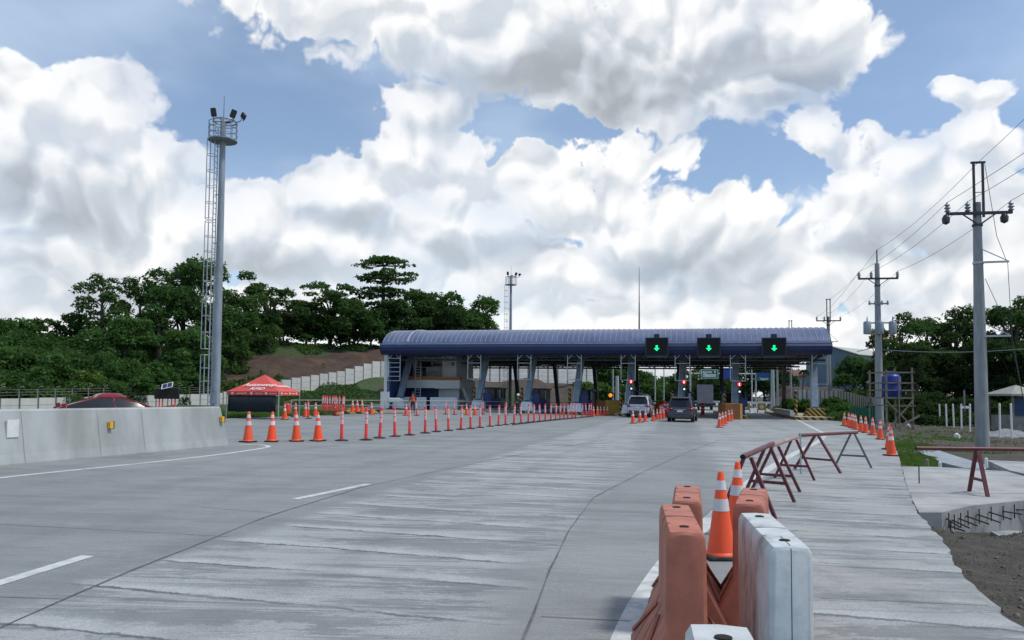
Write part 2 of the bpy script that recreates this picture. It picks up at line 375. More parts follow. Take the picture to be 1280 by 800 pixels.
def stripes(name, ca, cb, period, chevron=False, axis=0):
    t = NT(name); c = t.n('ShaderNodeTexCoord'); sp = t.n('ShaderNodeSeparateXYZ'); t.l(c.outputs['Object'], sp.inputs[0])
    x = sp.outputs[axis]
    if chevron: x = t.math('ABSOLUTE', x)
    s = t.math('FRACT', t.math('DIVIDE', t.math('ADD', t.math('ADD', x, sp.outputs[2]), 50.0), period))
    n = t.math('MULTIPLY', t.math('SUBTRACT', t.tex(6, 5), .5), .12)
    col = t.mix(t.mr(t.math('ADD', s, n), .49, .52), ca, cb)
    col = t.mix(t.mr(t.tex(3, 8, .7), .5, .7, 0, .35), col, (.2,.16,.1))
    return t.fin(col, .65)
vary('orange_plastic_cone', (.62,.12,.06), .40); vary('orange_red_post', (.62,.08,.07), .40); vary('reflective_white', (.42,.40,.38), .5); vary('faded_orange_plastic', (.30,.12,.09), .35)
stripes('hazard_stripes', (.52,.33,.07), (.02,.02,.02), .62)
stripes('hazard_stripes_side', (.52,.33,.07), (.02,.02,.02), .62, axis=1)
stripes('hazard_chevrons', (.55,.33,.05), (.02,.02,.02), .42, chevron=True)
stripes('post_stripes', (.55,.36,.06), (.02,.02,.02), .45)

# ------------------------------------------------------------------ mesh builder
class MB:
    def __init__(s): s.v = []; s.f = []; s.m = []
    def add(s, vs, fs, mi=0):
        o = len(s.v); s.v += [tuple(v) for v in vs]; s.f += [tuple(i+o for i in f) for f in fs]; s.m += [mi]*len(fs); return s
    def box(s, x0, x1, y0, y1, z0, z1, mi=0, bev=0.):
        if bev <= 0:
            vs = [(x, y, z) for z in (z0, z1) for y in (y0, y1) for x in (x0, x1)]
            return s.add(vs, [(0,2,3,1),(4,5,7,6),(0,1,5,4),(2,6,7,3),(0,4,6,2),(1,3,7,5)], mi)
        bm = bmesh.new(); bmesh.ops.create_cube(bm, size=1)
        for v in bm.verts: v.co = Vector(((x0+x1)/2+v.co.x*(x1-x0), (y0+y1)/2+v.co.y*(y1-y0), (z0+z1)/2+v.co.z*(z1-z0)))
        bmesh.ops.bevel(bm, geom=bm.edges[:], offset=bev, segments=2, affect='EDGES', profile=.6)
        return s.bm(bm, mi)
    def bm(s, bm, mi=0, M_=None):
        bm.verts.ensure_lookup_table(); bm.verts.index_update()
        s.add([(M_ @ v.co) if M_ else v.co for v in bm.verts], [tuple(v.index for v in f.verts) for f in bm.faces], mi); bm.free(); return s
    def loft(s, rings, mi=0, cap=True, closed=True):
        n = len(rings[0]); vs = [p for r in rings for p in r]; fs = []
        for k in range(len(rings)-1):
            for i in range(n if closed else n-1):
                j = (i+1) % n; fs.append((k*n+i, k*n+j, (k+1)*n+j, (k+1)*n+i))
        if cap and closed:
            fs.append(tuple(range(n))[::-1]); fs.append(tuple((len(rings)-1)*n+i for i in range(n)))
        return s.add(vs, fs, mi)
    def tube(s, a, b, r0, r1=None, n=8, mi=0, cap=True):
        a, b = Vector(a), Vector(b); r1 = r0 if r1 is None else r1; d = (b-a).normalized()
        u = d.orthogonal().normalized(); w = d.cross(u)
        def ring(c, r): return [c+(u*math.cos(t)+w*math.sin(t))*r for t in [i*2*math.pi/n for i in range(n)]]
        return s.loft([ring(a, r0), ring(b, r1)], mi, cap)
    def path(s, pts, r, n=6, mi=0):
        pts = [Vector(p) for p in pts]; rings = []
        for i, p in enumerate(pts):
            d = (pts[min(i+1, len(pts)-1)]-pts[max(i-1, 0)]).normalized()
            ref = Vector((0, 0, 1)) if abs(d.z) < .95 else Vector((1, 0, 0))
            u = d.cross(ref).normalized(); w = d.cross(u); rr = r[i] if isinstance(r, (list, tuple)) else r
            rings.append([p+(u*math.cos(t)+w*math.sin(t))*rr for t in [k*2*math.pi/n for k in range(n)]])
        return s.loft(rings, mi)
    def bar(s, a, b, w, h, mi=0):
        a, b = Vector(a), Vector(b); d = (b-a).normalized(); ref = Vector((0, 0, 1)) if abs(d.z) < .95 else Vector((0, 1, 0))
        u = d.cross(ref).normalized()*w/2; q = d.cross(u).normalized()*h/2
        return s.loft([[c-u-q, c+u-q, c+u+q, c-u+q] for c in (a, b)], mi)
    def lathe(s, prof, n=20, mi=0, c=(0,0,0), axis='Z', cap=True):
        rings = []
        for r, z in prof:
            ring = []
            for i in range(n):
                t = i*2*math.pi/n; x, y = r*math.cos(t), r*math.sin(t)
                if axis == 'Z': p = (c[0]+x, c[1]+y, c[2]+z)
                elif axis == 'X': p = (c[0]+z, c[1]+x, c[2]+y)
                else: p = (c[0]+x, c[1]+z, c[2]+y)
                ring.append(p)
            rings.append(ring)
        return s.loft(rings, mi, cap)
    def prism(s, poly, z0, z1, mi=0):
        return s.loft([[(x, y, z0) for x, y in poly], [(x, y, z1) for x, y in poly]], mi)
    def prof_y(s, poly, y0, y1, mi=0):     # polygon in xz swept along y
        return s.loft([[(x, y0, z) for x, z in poly], [(x, y1, z) for x, z in poly]], mi)
    def prof_x(s, poly, x0, x1, mi=0):     # polygon in yz swept along x
        return s.loft([[(x0, y, z) for y, z in poly], [(x1, y, z) for y, z in poly]], mi)
    def build(s, name, mats, parent=None, smooth=False, loc=None, bev=0.):
        me = bpy.data.meshes.new(name); me.from_pydata(s.v, [], s.f)
        mats = mats if isinstance(mats, (list, tuple)) else [mats]
        for m in mats: me.materials.append(MATS[m])
        me.polygons.foreach_set('material_index', s.m)
        bm = bmesh.new(); bm.from_mesh(me); bmesh.ops.recalc_face_normals(bm, faces=bm.faces[:])
        if bev > 0:
            bmesh.ops.remove_doubles(bm, verts=bm.verts[:], dist=1e-5)
            ed = [e for e in bm.edges if len(e.link_faces) == 2 and e.calc_face_angle(0) > .5]
            bmesh.ops.bevel(bm, geom=ed, offset=bev, segments=2, affect='EDGES', profile=.6)
        bm.to_mesh(me); bm.free()
        if smooth:
            for p in me.polygons: p.use_smooth = True
            try: me.set_sharp_from_angle(angle=R(smooth if smooth > 1 else 40))
            except Exception: pass
        o = bpy.data.objects.new(name, me); COL.objects.link(o)
        if loc is not None: o.location = loc
        if parent: o.parent = parent
        return o
def tag(o, label, cat, group=None, kind=None):
    if label: o['label'] = label
    if cat: o['category'] = cat
    if group: o['group'] = group
    if kind: o['kind'] = kind
    return o
def thing(name, label, cat, loc=(0,0,0), rz=0., group=None):
    o = bpy.data.objects.new(name, None); COL.objects.link(o); o.empty_display_size = .2
    o.location = loc; o.rotation_euler = (0, 0, rz); return tag(o, label, cat, group)
def dup(root, loc, rz=0., label=None, scale=None, group=None):
    r = root.copy(); COL.objects.link(r); r.location = loc; r.rotation_euler = (0, 0, rz)
    if label: r['label'] = label
    if group: r['group'] = group
    if scale is not None: r.scale = (scale,)*3 if isinstance(scale, (int, float)) else scale
    for ch in root.children:
        c = ch.copy(); COL.objects.link(c); c.parent = r
        for g in ch.children:
            d = g.copy(); COL.objects.link(d); d.parent = c
    return r
def structure(o, name=None): o['kind'] = 'structure'; return o
ORD = ['first','second','third','fourth','fifth','sixth','seventh','eighth','ninth','tenth','eleventh','twelfth','thirteenth','fourteenth','fifteenth','sixteenth','seventeenth','eighteenth','nineteenth','twentieth','twenty first','twenty second','twenty third','twenty fourth','twenty fifth','twenty sixth','twenty seventh','twenty eighth','twenty ninth','thirtieth','thirty first','thirty second','thirty third','thirty fourth','thirty fifth','thirty sixth','thirty seventh','thirty eighth','thirty ninth','fortieth']
def text_part(txt, size, m, parent, loc, rot, name='lettering', shear=0., extrude=.004, sx=1.):
    cu = bpy.data.curves.new('t', 'FONT'); cu.body = txt; cu.size = size; cu.align_x = 'CENTER'; cu.align_y = 'CENTER'; cu.extrude = extrude; cu.shear = shear; cu.offset = size*.012
    o = bpy.data.objects.new('t', cu); COL.objects.link(o)
    bpy.context.view_layer.update()
    me = bpy.data.meshes.new_from_object(o.evaluated_get(bpy.context.evaluated_depsgraph_get()))
    bpy.data.objects.remove(o); bpy.data.curves.remove(cu)
    me.materials.clear(); me.materials.append(MATS[m]); me.name = name
    q = bpy.data.objects.new(name, me); COL.objects.link(q); q.parent = parent; q.location = loc; q.rotation_euler = rot; q.scale = (sx, 1, 1)
    return q
# ------------------------------------------------------------------ setting: terrain, carriageway, markings
rng = np.random.default_rng(7); random.seed(7)
def pu(px, d): v = P(px, 490, d); return (v.x, v.y)
EDGE_R = [(1262,775),(1240,752),(1218,731),(1202,716),(1185,684),(1164,660),(1146,641),(1138,621),(1131,600),(1128,588),(1125,575),(1120,560),(1111,551),(1098,543),(1085,538),(1070,533),(1056,528)]
er = [G(*p) for p in EDGE_R]
LEFT = [(-30,-12),(-27,12),(-24.5,30),(-19,40)] + [tuple(G(*p)[:2]) for p in ((285,523),(345,521),(400,519),(460,517.5),(520,516.5))] + [(-13,64),(-16,72),(-17,97)]
FARL = [(-9,104),(8,121),(32,170),(75,260)]
FARR = [(98,260),(60,170),(42,121),(36,98),(31.5,82),(29.5,76)]
ROADP = LEFT + FARL + FARR + [(p.x, p.y) for p in er[::-1]] + [(3.9, 2.6),(3.6, 0.5),(3.6,-12)]
def inpoly(x, y, poly):
    c = np.zeros(np.shape(x), bool); n = len(poly)
    for i in range(n):
        x0, y0 = poly[i]; x1, y1 = poly[(i+1) % n]
        if y0 == y1: continue
        c ^= ((y0 > y) != (y1 > y)) & (x < (x1-x0)*(y-y0)/(y1-y0)+x0)
    return c
WALLP = [(-140,50,.9,-.9),(0,62,1.08,-.7),(130,72,1.3,-.7),(250,85,1.55,-.5),(318,94,2.3,.1),(351,98,3.2,1.0),(376,101,3.8,1.6),(431,108,4.95,2.7),(475,114,6.7,4.3),(575,120,6.9,4.5),(660,125,6.8,4.5),(745,130,6.6,4.4)]
CT = []
def c(px, d, z, r=0., g=0.): x, y = pu(px, d); CT.append((x, y, z, r, g))
def ca(x, y, z, r=0., g=0.): CT.append((x, y, z, r, g))
for i, (px, d, zt, zb) in enumerate(WALLP):
    e = 1 if 300 < px < 500 else 0
    c(px, d, zb, .5 if px > 550 else 0, .9 if px < 550 else .15)
    if px < 500: c(px, d+4, zb+.5+e*1.4, e, .5 if e else .9)
for (px, py, d, r, g) in [(300,470,103,1,.15),(300,450,113,1,.3),(300,432,126,.3,.95),(340,462,106,1,.1),(340,445,116,1,.1),(340,428,130,.3,.95),(385,466,109,1,.1),(385,448,120,1,.1),(385,433,131,.3,.9),(450,453,118,1,.1),(450,441,127,1,.1),(450,433,135,.3,.9),
    (485,437,133,1,.2),(430,498,100,0,.95),(470,492,104,.4,.7),(400,502,92,0,.95),(350,512,80,0,.9)]:
    z = 1.75+(hz(px)-py)*d/FPX; c(px, d, z, r, g)
for px in (-300,-150,0,80,160,240):
    wd = np.interp(px, [q[0] for q in WALLP], [q[1] for q in WALLP]); c(px, wd+9, 1.6, 0, .9); c(px, wd+19, 4.4, 0, .9); c(px, wd+32, 7.6, 0, .9); c(px, 140, 9.5, 0, .9); c(px, 200, 11, 0, .9); c(px, 400, 13, 0, .9)
for px in (-300,-150,0,80,160,240,300): c(px, 50, -.5, 0, .8)
for px in (300,380,450): c(px, 165, 10, 0, .9); c(px, 300, 10, 0, .9)
for px in (540,640,740): c(px, 140, 4.6, 0, .8); c(px, 200, 4.5, 0, .8); c(px, 400, 4, 0, .8)
for px in (500,575,650,710): c(px, 99, -.1, .7, .1)
for px in (500,575,650): c(px, 110, 2.4, .7, .1)
for (px,d,z,r,g) in [(700,113,4.8,0,1),(730,112,4.4,0,1),(760,112,3.0,0,1),(790,114,1.4,0,.9),(745,100,.2,.3,.6),(830,135,.2,0,.9),(850,220,0,0,1),(900,300,0,0,1),(1000,400,2,0,1),
    (985,122,3.4,1,0),(1012,116,3.4,1,0),(948,122,1.0,1,.1),(972,100,.7,0,1),(1000,92,.9,0,1),(1045,80,.7,0,1),(1062,72,.3,0,.9),(1075,64,.1,0,.9),(1050,105,1.8,0,.8),(1050,140,3.2,0,.7),(1120,140,3,0,.8),(1100,95,1.0,0,.7),
    (1115,52,-.35,0,.2),(1150,47,-.55,0,.35),(1200,33,-.62,0,.2),(1165,41,-.6,0,.45),(1280,42,-.7,0,.1),(1228,35,-.6,0,.1),(1280,60,-.7,0,.0),(1180,58,-.5,0,.1),(1150,75,-.3,0,.4),(1250,75,-.7,0,.2),(1400,75,-.8,0,.3),(1500,60,-.8,0,.3),(1150,120,.5,0,.6),(1400,130,.5,0,.6),
    (1140,27,-.42,0,1.),(1150,24,-.5,0,.9),(1132,32,-.34,0,1.),(1190,27,-.62,0,.1),(1260,26,-.7,0,0),(1230,22.5,-.68,0,0)]: c(px,d,z,r,g)
for (px,py,z) in [(1230,705,-.42),(1215,660,-1.0),(1180,655,-.95),(1165,652,-.75),(1262,650,-1.0),(1290,668,-.8),(1262,740,-.45),(1290,790,-.40),(1260,790,-.30),(1240,620,-.85),(1180,612,-.85),(1280,600,-.85)]:
    q = Q(px, py, z); ca(q.x, q.y, z, 0, .0)
ca(9,2,-.4); ca(9,-10,-.4); ca(30,2,-.6); ca(30,14,-.75); ca(60,20,-.8,0,.3); ca(60,-30,-.5); ca(0,-60,-.3,0,.5); ca(-80,-40,-.4,0,.8); ca(-70,10,-.6,0,.8); ca(150,60,0,0,.6)
for i, (x, y) in enumerate(ROADP):
    ca(x, y, roadz(x)-.12, 0, .25 if x > 0 else .7)
    x2, y2 = ROADP[(i+1) % len(ROADP)]; ca((x+x2)/2, (y+y2)/2, roadz((x+x2)/2)-.12, 0, .25 if x > 0 else .7)
CA = np.array(CT)
_sf = [Q(px, py, -.175) for px, py in ((1128,640.5),(1149,640.5),(1177,640.5),(1214,632),(1280,625.5),(1380,630))]
PITX = [p.x for p in _sf]; PITY = [p.y for p in _sf]; PITZ = [-.40,-.46,-.50,-.66,-.80,-.85]
def terr(X, Y, noise=True):
    X = np.asarray(X, float); Y = np.asarray(Y, float); sh = X.shape; X = X.ravel(); Y = Y.ravel(); out = np.zeros((X.size, 3))
    for k in range(0, X.size, 20000):
        xs, ys = X[k:k+20000, None], Y[k:k+20000, None]
        d2 = (xs-CA[:,0])**2+(ys-CA[:,1])**2
        w = 1/(d2+.6)**1.6
        out[k:k+20000] = (w @ CA[:,2:5])/w.sum(1)[:, None]
    z = out[:,0]
    if noise:
        ins = inpoly(X, Y, ROADP)
        yf = np.interp(X, PITX, PITY); zp = np.interp(X, PITX, PITZ); tt = np.clip((Y-(yf-1.7))/1.1, 0, 1)*np.clip((yf+3-Y)/.5, 0, 1)*np.clip((X-PITX[0])/.2, 0, 1)*np.clip((PITX[-1]+2-X)/1, 0, 1)
        z = np.minimum(z, z*(1-tt)+zp*tt)
        amp = np.clip((np.hypot(X, Y)-25)/60, .12, 1)
        z = z + amp*(.18*np.sin(X*.9+1.3*np.sin(Y*.5))*np.cos(Y*.8+X*.33)+.10*np.sin(X*2.3+Y*1.1)*np.sin(Y*2.7-X*.7)+ .03*np.sin(7*X+3*Y)*np.sin(6*Y-2*X))
        rz = -.015*np.clip(X, -16, 16)
        z = np.where(ins, np.minimum(z, rz-.22), z)
    return z.reshape(sh), out[:,1].reshape(sh), out[:,2].reshape(sh)
def tz(x, y): return float(terr(np.array([x]), np.array([y]))[0][0])
gx = np.concatenate([np.arange(-2500,-300,200), np.arange(-300,-110,12), np.arange(-110,4,1.5), np.arange(4,18,.22), np.arange(18,50,.8), np.arange(50,120,2.5), np.arange(120,300,12), np.arange(300,2600,200)])
gy = np.concatenate([np.arange(-400,-20,40), np.arange(-20,3,1.5), np.arange(3,24,.25), np.arange(24,60,.8), np.arange(60,150,1.3), np.arange(150,300,8), np.arange(300,700,40), np.arange(700,3200,250)])
XX, YY = np.meshgrid(gx, gy); ZZ, RR, GG = terr(XX, YY)
far = np.clip((np.hypot(XX, YY)-260)/500, 0, 1); ZZ = ZZ*(1-far)
nx, ny = len(gx), len(gy)
verts = np.stack([XX.ravel(), YY.ravel(), ZZ.ravel()], 1)
idx = np.arange(nx*ny).reshape(ny, nx)
faces = np.stack([idx[:-1,:-1].ravel(), idx[:-1,1:].ravel(), idx[1:,1:].ravel(), idx[1:,:-1].ravel()], 1)
def npmesh(name, verts, faces, m, parent=None, smooth=True):
    me = bpy.data.meshes.new(name); nv, nf, k = len(verts), len(faces), faces.shape[1]
    me.vertices.add(nv); me.vertices.foreach_set('co', np.asarray(verts, np.float32).ravel())
    me.loops.add(nf*k); me.loops.foreach_set('vertex_index', faces.astype(np.int32).ravel())
    me.polygons.add(nf); me.polygons.foreach_set('loop_start', np.arange(0, nf*k, k, dtype=np.int32)); me.polygons.foreach_set('loop_total', np.full(nf, k, np.int32))
    me.update(calc_edges=True); me.materials.append(MATS[m])
    if smooth: me.polygons.foreach_set('use_smooth', np.ones(nf, bool))
    o = bpy.data.objects.new(name, me); COL.objects.link(o); o.parent = parent; return o
ter = structure(npmesh('ground', verts, faces, 'terrain_soil'))
at = ter.data.color_attributes.new('cover', 'FLOAT_COLOR', 'POINT')
at.data.foreach_set('color', np.stack([RR.ravel(), GG.ravel(), 0*GG.ravel(), 1+0*GG.ravel()], 1).astype(np.float32).ravel())

def sheet(name, poly, m, off=0., thick=0., zf=roadz, cuts=(-16, 16)):
    bm = bmesh.new(); vs = [bm.verts.new((x, y, 0)) for x, y in poly]; f = bm.faces.new(vs)
    bmesh.ops.triangulate(bm, faces=[f])
    for cx in cuts:
        bmesh.ops.bisect_plane(bm, geom=bm.verts[:]+bm.edges[:]+bm.faces[:], plane_co=(cx,0,0), plane_no=(1,0,0))
    for v in bm.verts: v.co.z = zf(v.co.x)+off
    if thick:
        be = [e for e in bm.edges if len(e.link_faces) == 1]
        r = bmesh.ops.extrude_edge_only(bm, edges=be)
        for g in r['geom']:
            if isinstance(g, bmesh.types.BMVert): g.co.z -= thick
    bmesh.ops.recalc_face_normals(bm, faces=bm.faces[:])
    me = bpy.data.meshes.new(name); bm.to_mesh(me); bm.free(); me.materials.append(MATS[m])
    for p in me.polygons:
        pass
    o = bpy.data.objects.new(name, me); COL.objects.link(o); return structure(o)
# ragged outer edge for the right side of the road
rp = []
for i in range(len(ROADP)):
    a, b = Vector((*ROADP[i], 0)), Vector((*ROADP[(i+1) % len(ROADP)], 0)); rp.append((a.x, a.y))
    if a.x > 3 and a.y < 26 and a.y > 2 and b.y > 0:
        n = max(2, int((b-a).length/.18)); d = (b-a).normalized(); nn = Vector((-d.y, d.x, 0))
        for k in range(1, n):
            q = a.lerp(b, k/n)+nn*random.uniform(-.035, .035); rp.append((q.x, q.y))
sheet('road', rp, 'road_concrete', thick=.28)
def strip(name, pts, w, m, off, cap=False):
    """flat ribbon on the road along world points (widths may vary)"""
    mb = MB(); n = len(pts); rings = []
    for i, p in enumerate(pts):
        a, b = pts[max(i-1, 0)], pts[min(i+1, n-1)]; d = Vector((b[0]-a[0], b[1]-a[1], 0)).normalized(); nn = Vector((-d.y, d.x, 0))
        ww = w[i] if isinstance(w, (list, tuple)) else w
        l = Vector((p[0], p[1], 0))+nn*ww/2; r = Vector((p[0], p[1], 0))-nn*ww/2
        rings.append([(l.x, l.y, roadz(l.x)+off), (r.x, r.y, roadz(r.x)+off)])
    mb.loft(rings, 0, cap=False, closed=False); return structure(mb.build(name, m))
def densify(pts, step=1.5):
    out = []
    for a, b in zip(pts[:-1], pts[1:]):
        n = max(1, int((Vector(b[:2])-Vector(a[:2])).length/step)); out += [(a[0]+(b[0]-a[0])*k/n, a[1]+(b[1]-a[1])*k/n) for k in range(n)]
    out.append(tuple(pts[-1][:2])); return out
def smoothp(pts, it=2):
    for _ in range(it):
        q = [pts[0]]
        for a, b in zip(pts[:-1], pts[1:]):
            q += [(a[0]*.75+b[0]*.25, a[1]*.75+b[1]*.25), (a[0]*.25+b[0]*.75, a[1]*.25+b[1]*.75)]
        q.append(pts[-1]); pts = q
    return pts
gp = lambda l: [tuple(G(*p)[:2]) for p in l]
strip('lane_line', smoothp(gp([(970,516.5),(985,519),(1003,528),(1020,537),(1029,541),(1031,546),(1020,554),(998,564),(970,580),(935,604),(893,646),(860,674),(838,699),(815,734),(797,767),(783,803),(770,850)])), .24, 'road_paint', .004)
strip('lane_line', densify(smoothp(gp([(-120,613),(0,597),(110,586),(200,577),(285,567),(322,561.5),(338,558.5),(330,556),(300,556)]), 2)), .16, 'road_paint', .004)
strip('lane_dash', gp([(-70,750),(110,695)]), .15, 'road_paint', .004)
strip('lane_dash', gp([(369,624),(461,605)]), .15, 'road_paint', .004)
strip('lane_line', gp([(905,527),(935,520),(941,514.5),(925,511.5)]), .2, 'road_paint', .004)
strip('lane_line', gp([(865,519),(885,516.5),(880,513.5)]), .2, 'road_paint', .004)
# joints between the slabs
j = []
def ragline(l, step=.5, a=.006):
    return [(x+random.uniform(-a, a), y+random.uniform(-a, a)) for x, y in densify(l, step)]
strip('pavement_joint', ragline(gp([(-90,812),(0,785),(95,743),(165,713),(235,686),(330,647),(450,610),(560,586),(640,570),(760,549)])), [.010+.014*random.random() for _ in range(400)], 'joint_sealant', .006)
strip('pavement_joint', ragline(gp([(647,815),(666,770),(688,712),(712,662),(742,622),(800,592),(860,565),(905,548)])), [.008+.018*random.random() for _ in range(400)], 'joint_sealant', .006)
for (a, b) in [((-60,652),(285,671)),((-100,744),(82,749)),((690,639),(815,641)),((675,771),(790,777)),((330,610),(445,614)),((250,634),(340,641))]:
    strip('pavement_joint', ragline(gp([a, b])), .011, 'joint_sealant', .005)
for (a, b) in [((905,641),(1165,661)),((975,607),(1128,612)),((1010,590),(1127,592)),((905,700),(1200,716)),((1024,748),(1236,757))]:
    strip('pavement_joint', ragline(gp([a, b])), .009, 'joint_sealant', .005)

# side slab, channel slabs and dirt at the right of the road
def flatslab(name, poly, z, th, m):
    mb = MB(); mb.prism([tuple(Q(px, py, z)[:2]) for px, py in poly], z-th, z); return mb.build(name, m)
structure(flatslab('side_pavement', [(1127.5,583),(1170,583.5),(1258,589),(1290,598),(1380,615),(1380,630),(1280,625.5),(1214,632),(1177,640.5),(1149,640.5),(1138.5,621),(1131.5,600)], -.175, .62, 'slab_concrete'))
structure(flatslab('side_pavement', [(1233,575),(1300,578),(1420,590),(1360,603),(1290,594),(1262,588)], -.32, .4, 'slab_concrete'))
structure(flatslab('drainage_channel', [(1131,553),(1150,555),(1192,569),(1232,581),(1233,586.5),(1205,585),(1178,578),(1150,565)], -.36, .25, 'channel_concrete'))
structure(flatslab('broken_slab', [(1238,664),(1262,663),(1330,666),(1330,684),(1285,678),(1255,673)], -.60, .10, 'slab_concrete'))
structure(flatslab('drainage_channel', [(1262,683),(1290,684),(1350,688),(1350,720),(1300,706)], -.62, .06, 'joint_sealant'))
def rebar_row():
    pts = [(1184,643,1200,655),(1191,645,1212,656),(1199,643,1221,653),(1208,640,1236,651),(1222,638,1250,649),(1237,635,1264,645),(1252,634,1278,639),(1266,632,1292,634),(1186,652,1206,660)]
    for k, (a, b, c2, d2) in enumerate(pts):
        u = ray(a, b); yf = 12.3
        for _ in range(6): yf = float(np.interp(u.x/u.y*yf, PITX, PITY))
        p = P(a, b+5, yf-.01); q = Q(c2, d2+4, p.z-.03)
        r = MB(); r.path([(p.x, p.y+.05, p.z), (q.x, q.y, q.z)], .013); r.path([(p.x+.01, p.y-.03, p.z+.10), (p.x+.01, p.y-.03, p.z-.16)], .010)
        tag(r.build('rebar_dowel', 'rebar'), f'{ORD[k]} rusty steel dowel from the left, sticking out of the side slab face', 'rebar', 'steel dowels in the slab face')
rebar_row()
# rubble and clods on the bare soil beside the road
mb = MB()
for _ in range(900):
    px, py = random.uniform(1150, 1290), random.uniform(655, 800)
    q = Q(px, py, -.45)
    if inpoly(np.array(q.x), np.array(q.y), ROADP): continue
    s = random.uniform(.006, .020)*(2.4 if random.random() < .05 else 1); z = tz(q.x, q.y)
    bm = bmesh.new(); bmesh.ops.create_icosphere(bm, subdivisions=1, radius=s)
    mt = Matrix.Translation((q.x, q.y, z)) @ Euler((random.random()*3, random.random()*3, random.random()*3)).to_matrix().to_4x4() @ Matrix.Diagonal((1, random.uniform(.5,1), random.uniform(.4,.8), 1))
    mb.bm(bm, 0, mt)
tag(mb.build('loose_gravel', 'soil_stone'), 'loose stones and clods on the bare soil by the road edge', 'gravel', None, 'stuff')

# ------------------------------------------------------------------ toll plaza
YAW = R(13)
EX = Vector((math.cos(YAW), -math.sin(YAW), 0)); EY = Vector((math.sin(YAW), math.cos(YAW), 0))
_o = P(757, 490, 71); O = Vector((_o.x, _o.y, 0))
def lx(px, b=0., py=490):
    d = ray(px, py); u = d.x/d.y
    return (u*(O.y+EY.y*b)-O.x-EY.x*b)/(EX.x-u*EX.y)
def lz(px, py, b=0.):
    d = ray(px, py); a = lx(px, b, py); y = O.y+EX.y*a+EY.y*b
    return CAMZ+d.z/d.y*y
def W(a, b, z=0): v = O+EX*a+EY*b; return Vector((v.x, v.y, z))
PR = -YAW                                   # rotation of plaza-aligned things
xl, xr = lx(476.5, -2.5), lx(1038.5, -2.5)
can = thing('toll_plaza_canopy', 'long toll plaza canopy with curved blue metal roof on leaning steel columns', 'toll plaza', W(0,0,0), PR); can.rotation_euler = (0, .004, PR)
EVZ = lz(757, 429.5, -2.5); EVB = lz(757, 443, -2.5); DEP = 25.; B0 = -2.5; TOPZ = EVZ+(lz(757, 411.8, B0+3.2)-EVZ)/.91
def roofpts(n=22, off=0., x=0.):
    pts = []
    for i in range(n+1):
        s = math.cos(math.pi*i/n); pts.append((x, B0+DEP/2-(DEP/2+off)*s, EVZ+(TOPZ-EVZ+off)*max(0, 1-abs(s)**7.5)**.8))
    return pts
mb = MB(); ring = roofpts(); ring2 = [(x, y, z-.12) for x, y, z in ring[::-1]]
mb.loft([[(xl, y, z) for _, y, z in ring+ring2], [(xr, y, z) for _, y, z in ring+ring2]], 0)
mb.build('roof', 'roof_metal', can, smooth=35)
mb = MB(); k = int((xr-xl)/.50)
for i in range(k+1):
    x = xl+.03+(xr-xl-.06)*i/k
    a = roofpts(22, .0, x); mb.loft([[(q[0]-.018, q[1], q[2]+.002), (q[0]+.018, q[1], q[2]+.002), (q[0]+.014, q[1], q[2]+.05), (q[0]-.014, q[1], q[2]+.05)] for q in a[1:-1]], 0)
x = lx(527, 2)
a = roofpts(22, .0, x); mb.loft([[(q[0]-.1, q[1], q[2]+.003), (q[0]+.1, q[1], q[2]+.003), (q[0]+.1, q[1], q[2]+.12), (q[0]-.1, q[1], q[2]+.12)] for q in a[1:-1]], 0)
mb.build('standing_seam', 'roof_seam', can)
mb = MB(); h = EVZ-EVB
prof = [(B0+.25, EVZ-.02), (B0-.12, EVZ-.02), (B0-.32, EVZ-h*.28), (B0-.30, EVZ-h*.62), (B0-.05, EVZ-h*.92), (B0+.25, EVB-.02)]
mb.prof_x(prof, xl-.12, xr+.12)
mb.prof_x([(B0+DEP-y+B0, z) for y, z in prof], xl-.12, xr+.12)
for x in (xl-.1, xr+.0):      # gable infill
    g = [(y, z-.03) for _, y, z in roofpts()]; mb.prof_x(g+[(B0+DEP-.3, EVB+.05), (B0+.3, EVB+.05)], x, x+.1)
mb.build('fascia', 'navy_panel', can, smooth=30)
mb = MB(); mb.box(xl-.15, xr+.15, B0-.16, B0+.1, EVZ-.02, EVZ+.07); mb.build('gutter', 'gutter_trim', can)
# underside: ceiling deck, trusses front and rear, purlins
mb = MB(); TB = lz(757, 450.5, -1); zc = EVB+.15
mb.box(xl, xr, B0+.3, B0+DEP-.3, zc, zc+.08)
mb.build('soffit', 'shaded_canopy_steel', can)
for b in (-1.6, 6, 13, 20):
    mb = MB(); z0, z1 = TB, EVB+.1
    mb.tube((xl+.3, b, z0), (xr-.3, b, z0), .09); mb.tube((xl+.3, b, z1-.1), (xr-.3, b, z1-.1), .09)
    n = 44
    for i in range(n):
        x0 = xl+.3+(xr-xl-.6)*i/n; x1 = xl+.3+(xr-xl-.6)*(i+1)/n
        mb.tube((x0, b, z0 if i % 2 else z1-.1), (x1, b, z1-.1 if i % 2 else z0), .045, n=6)
    mb.build('truss', 'dark_steel', can)
COLPX = [500, 598, 659, 720, 785.5, 851.5, 919, 1018.6]
ISL = [lx(p, 0) for p in COLPX]
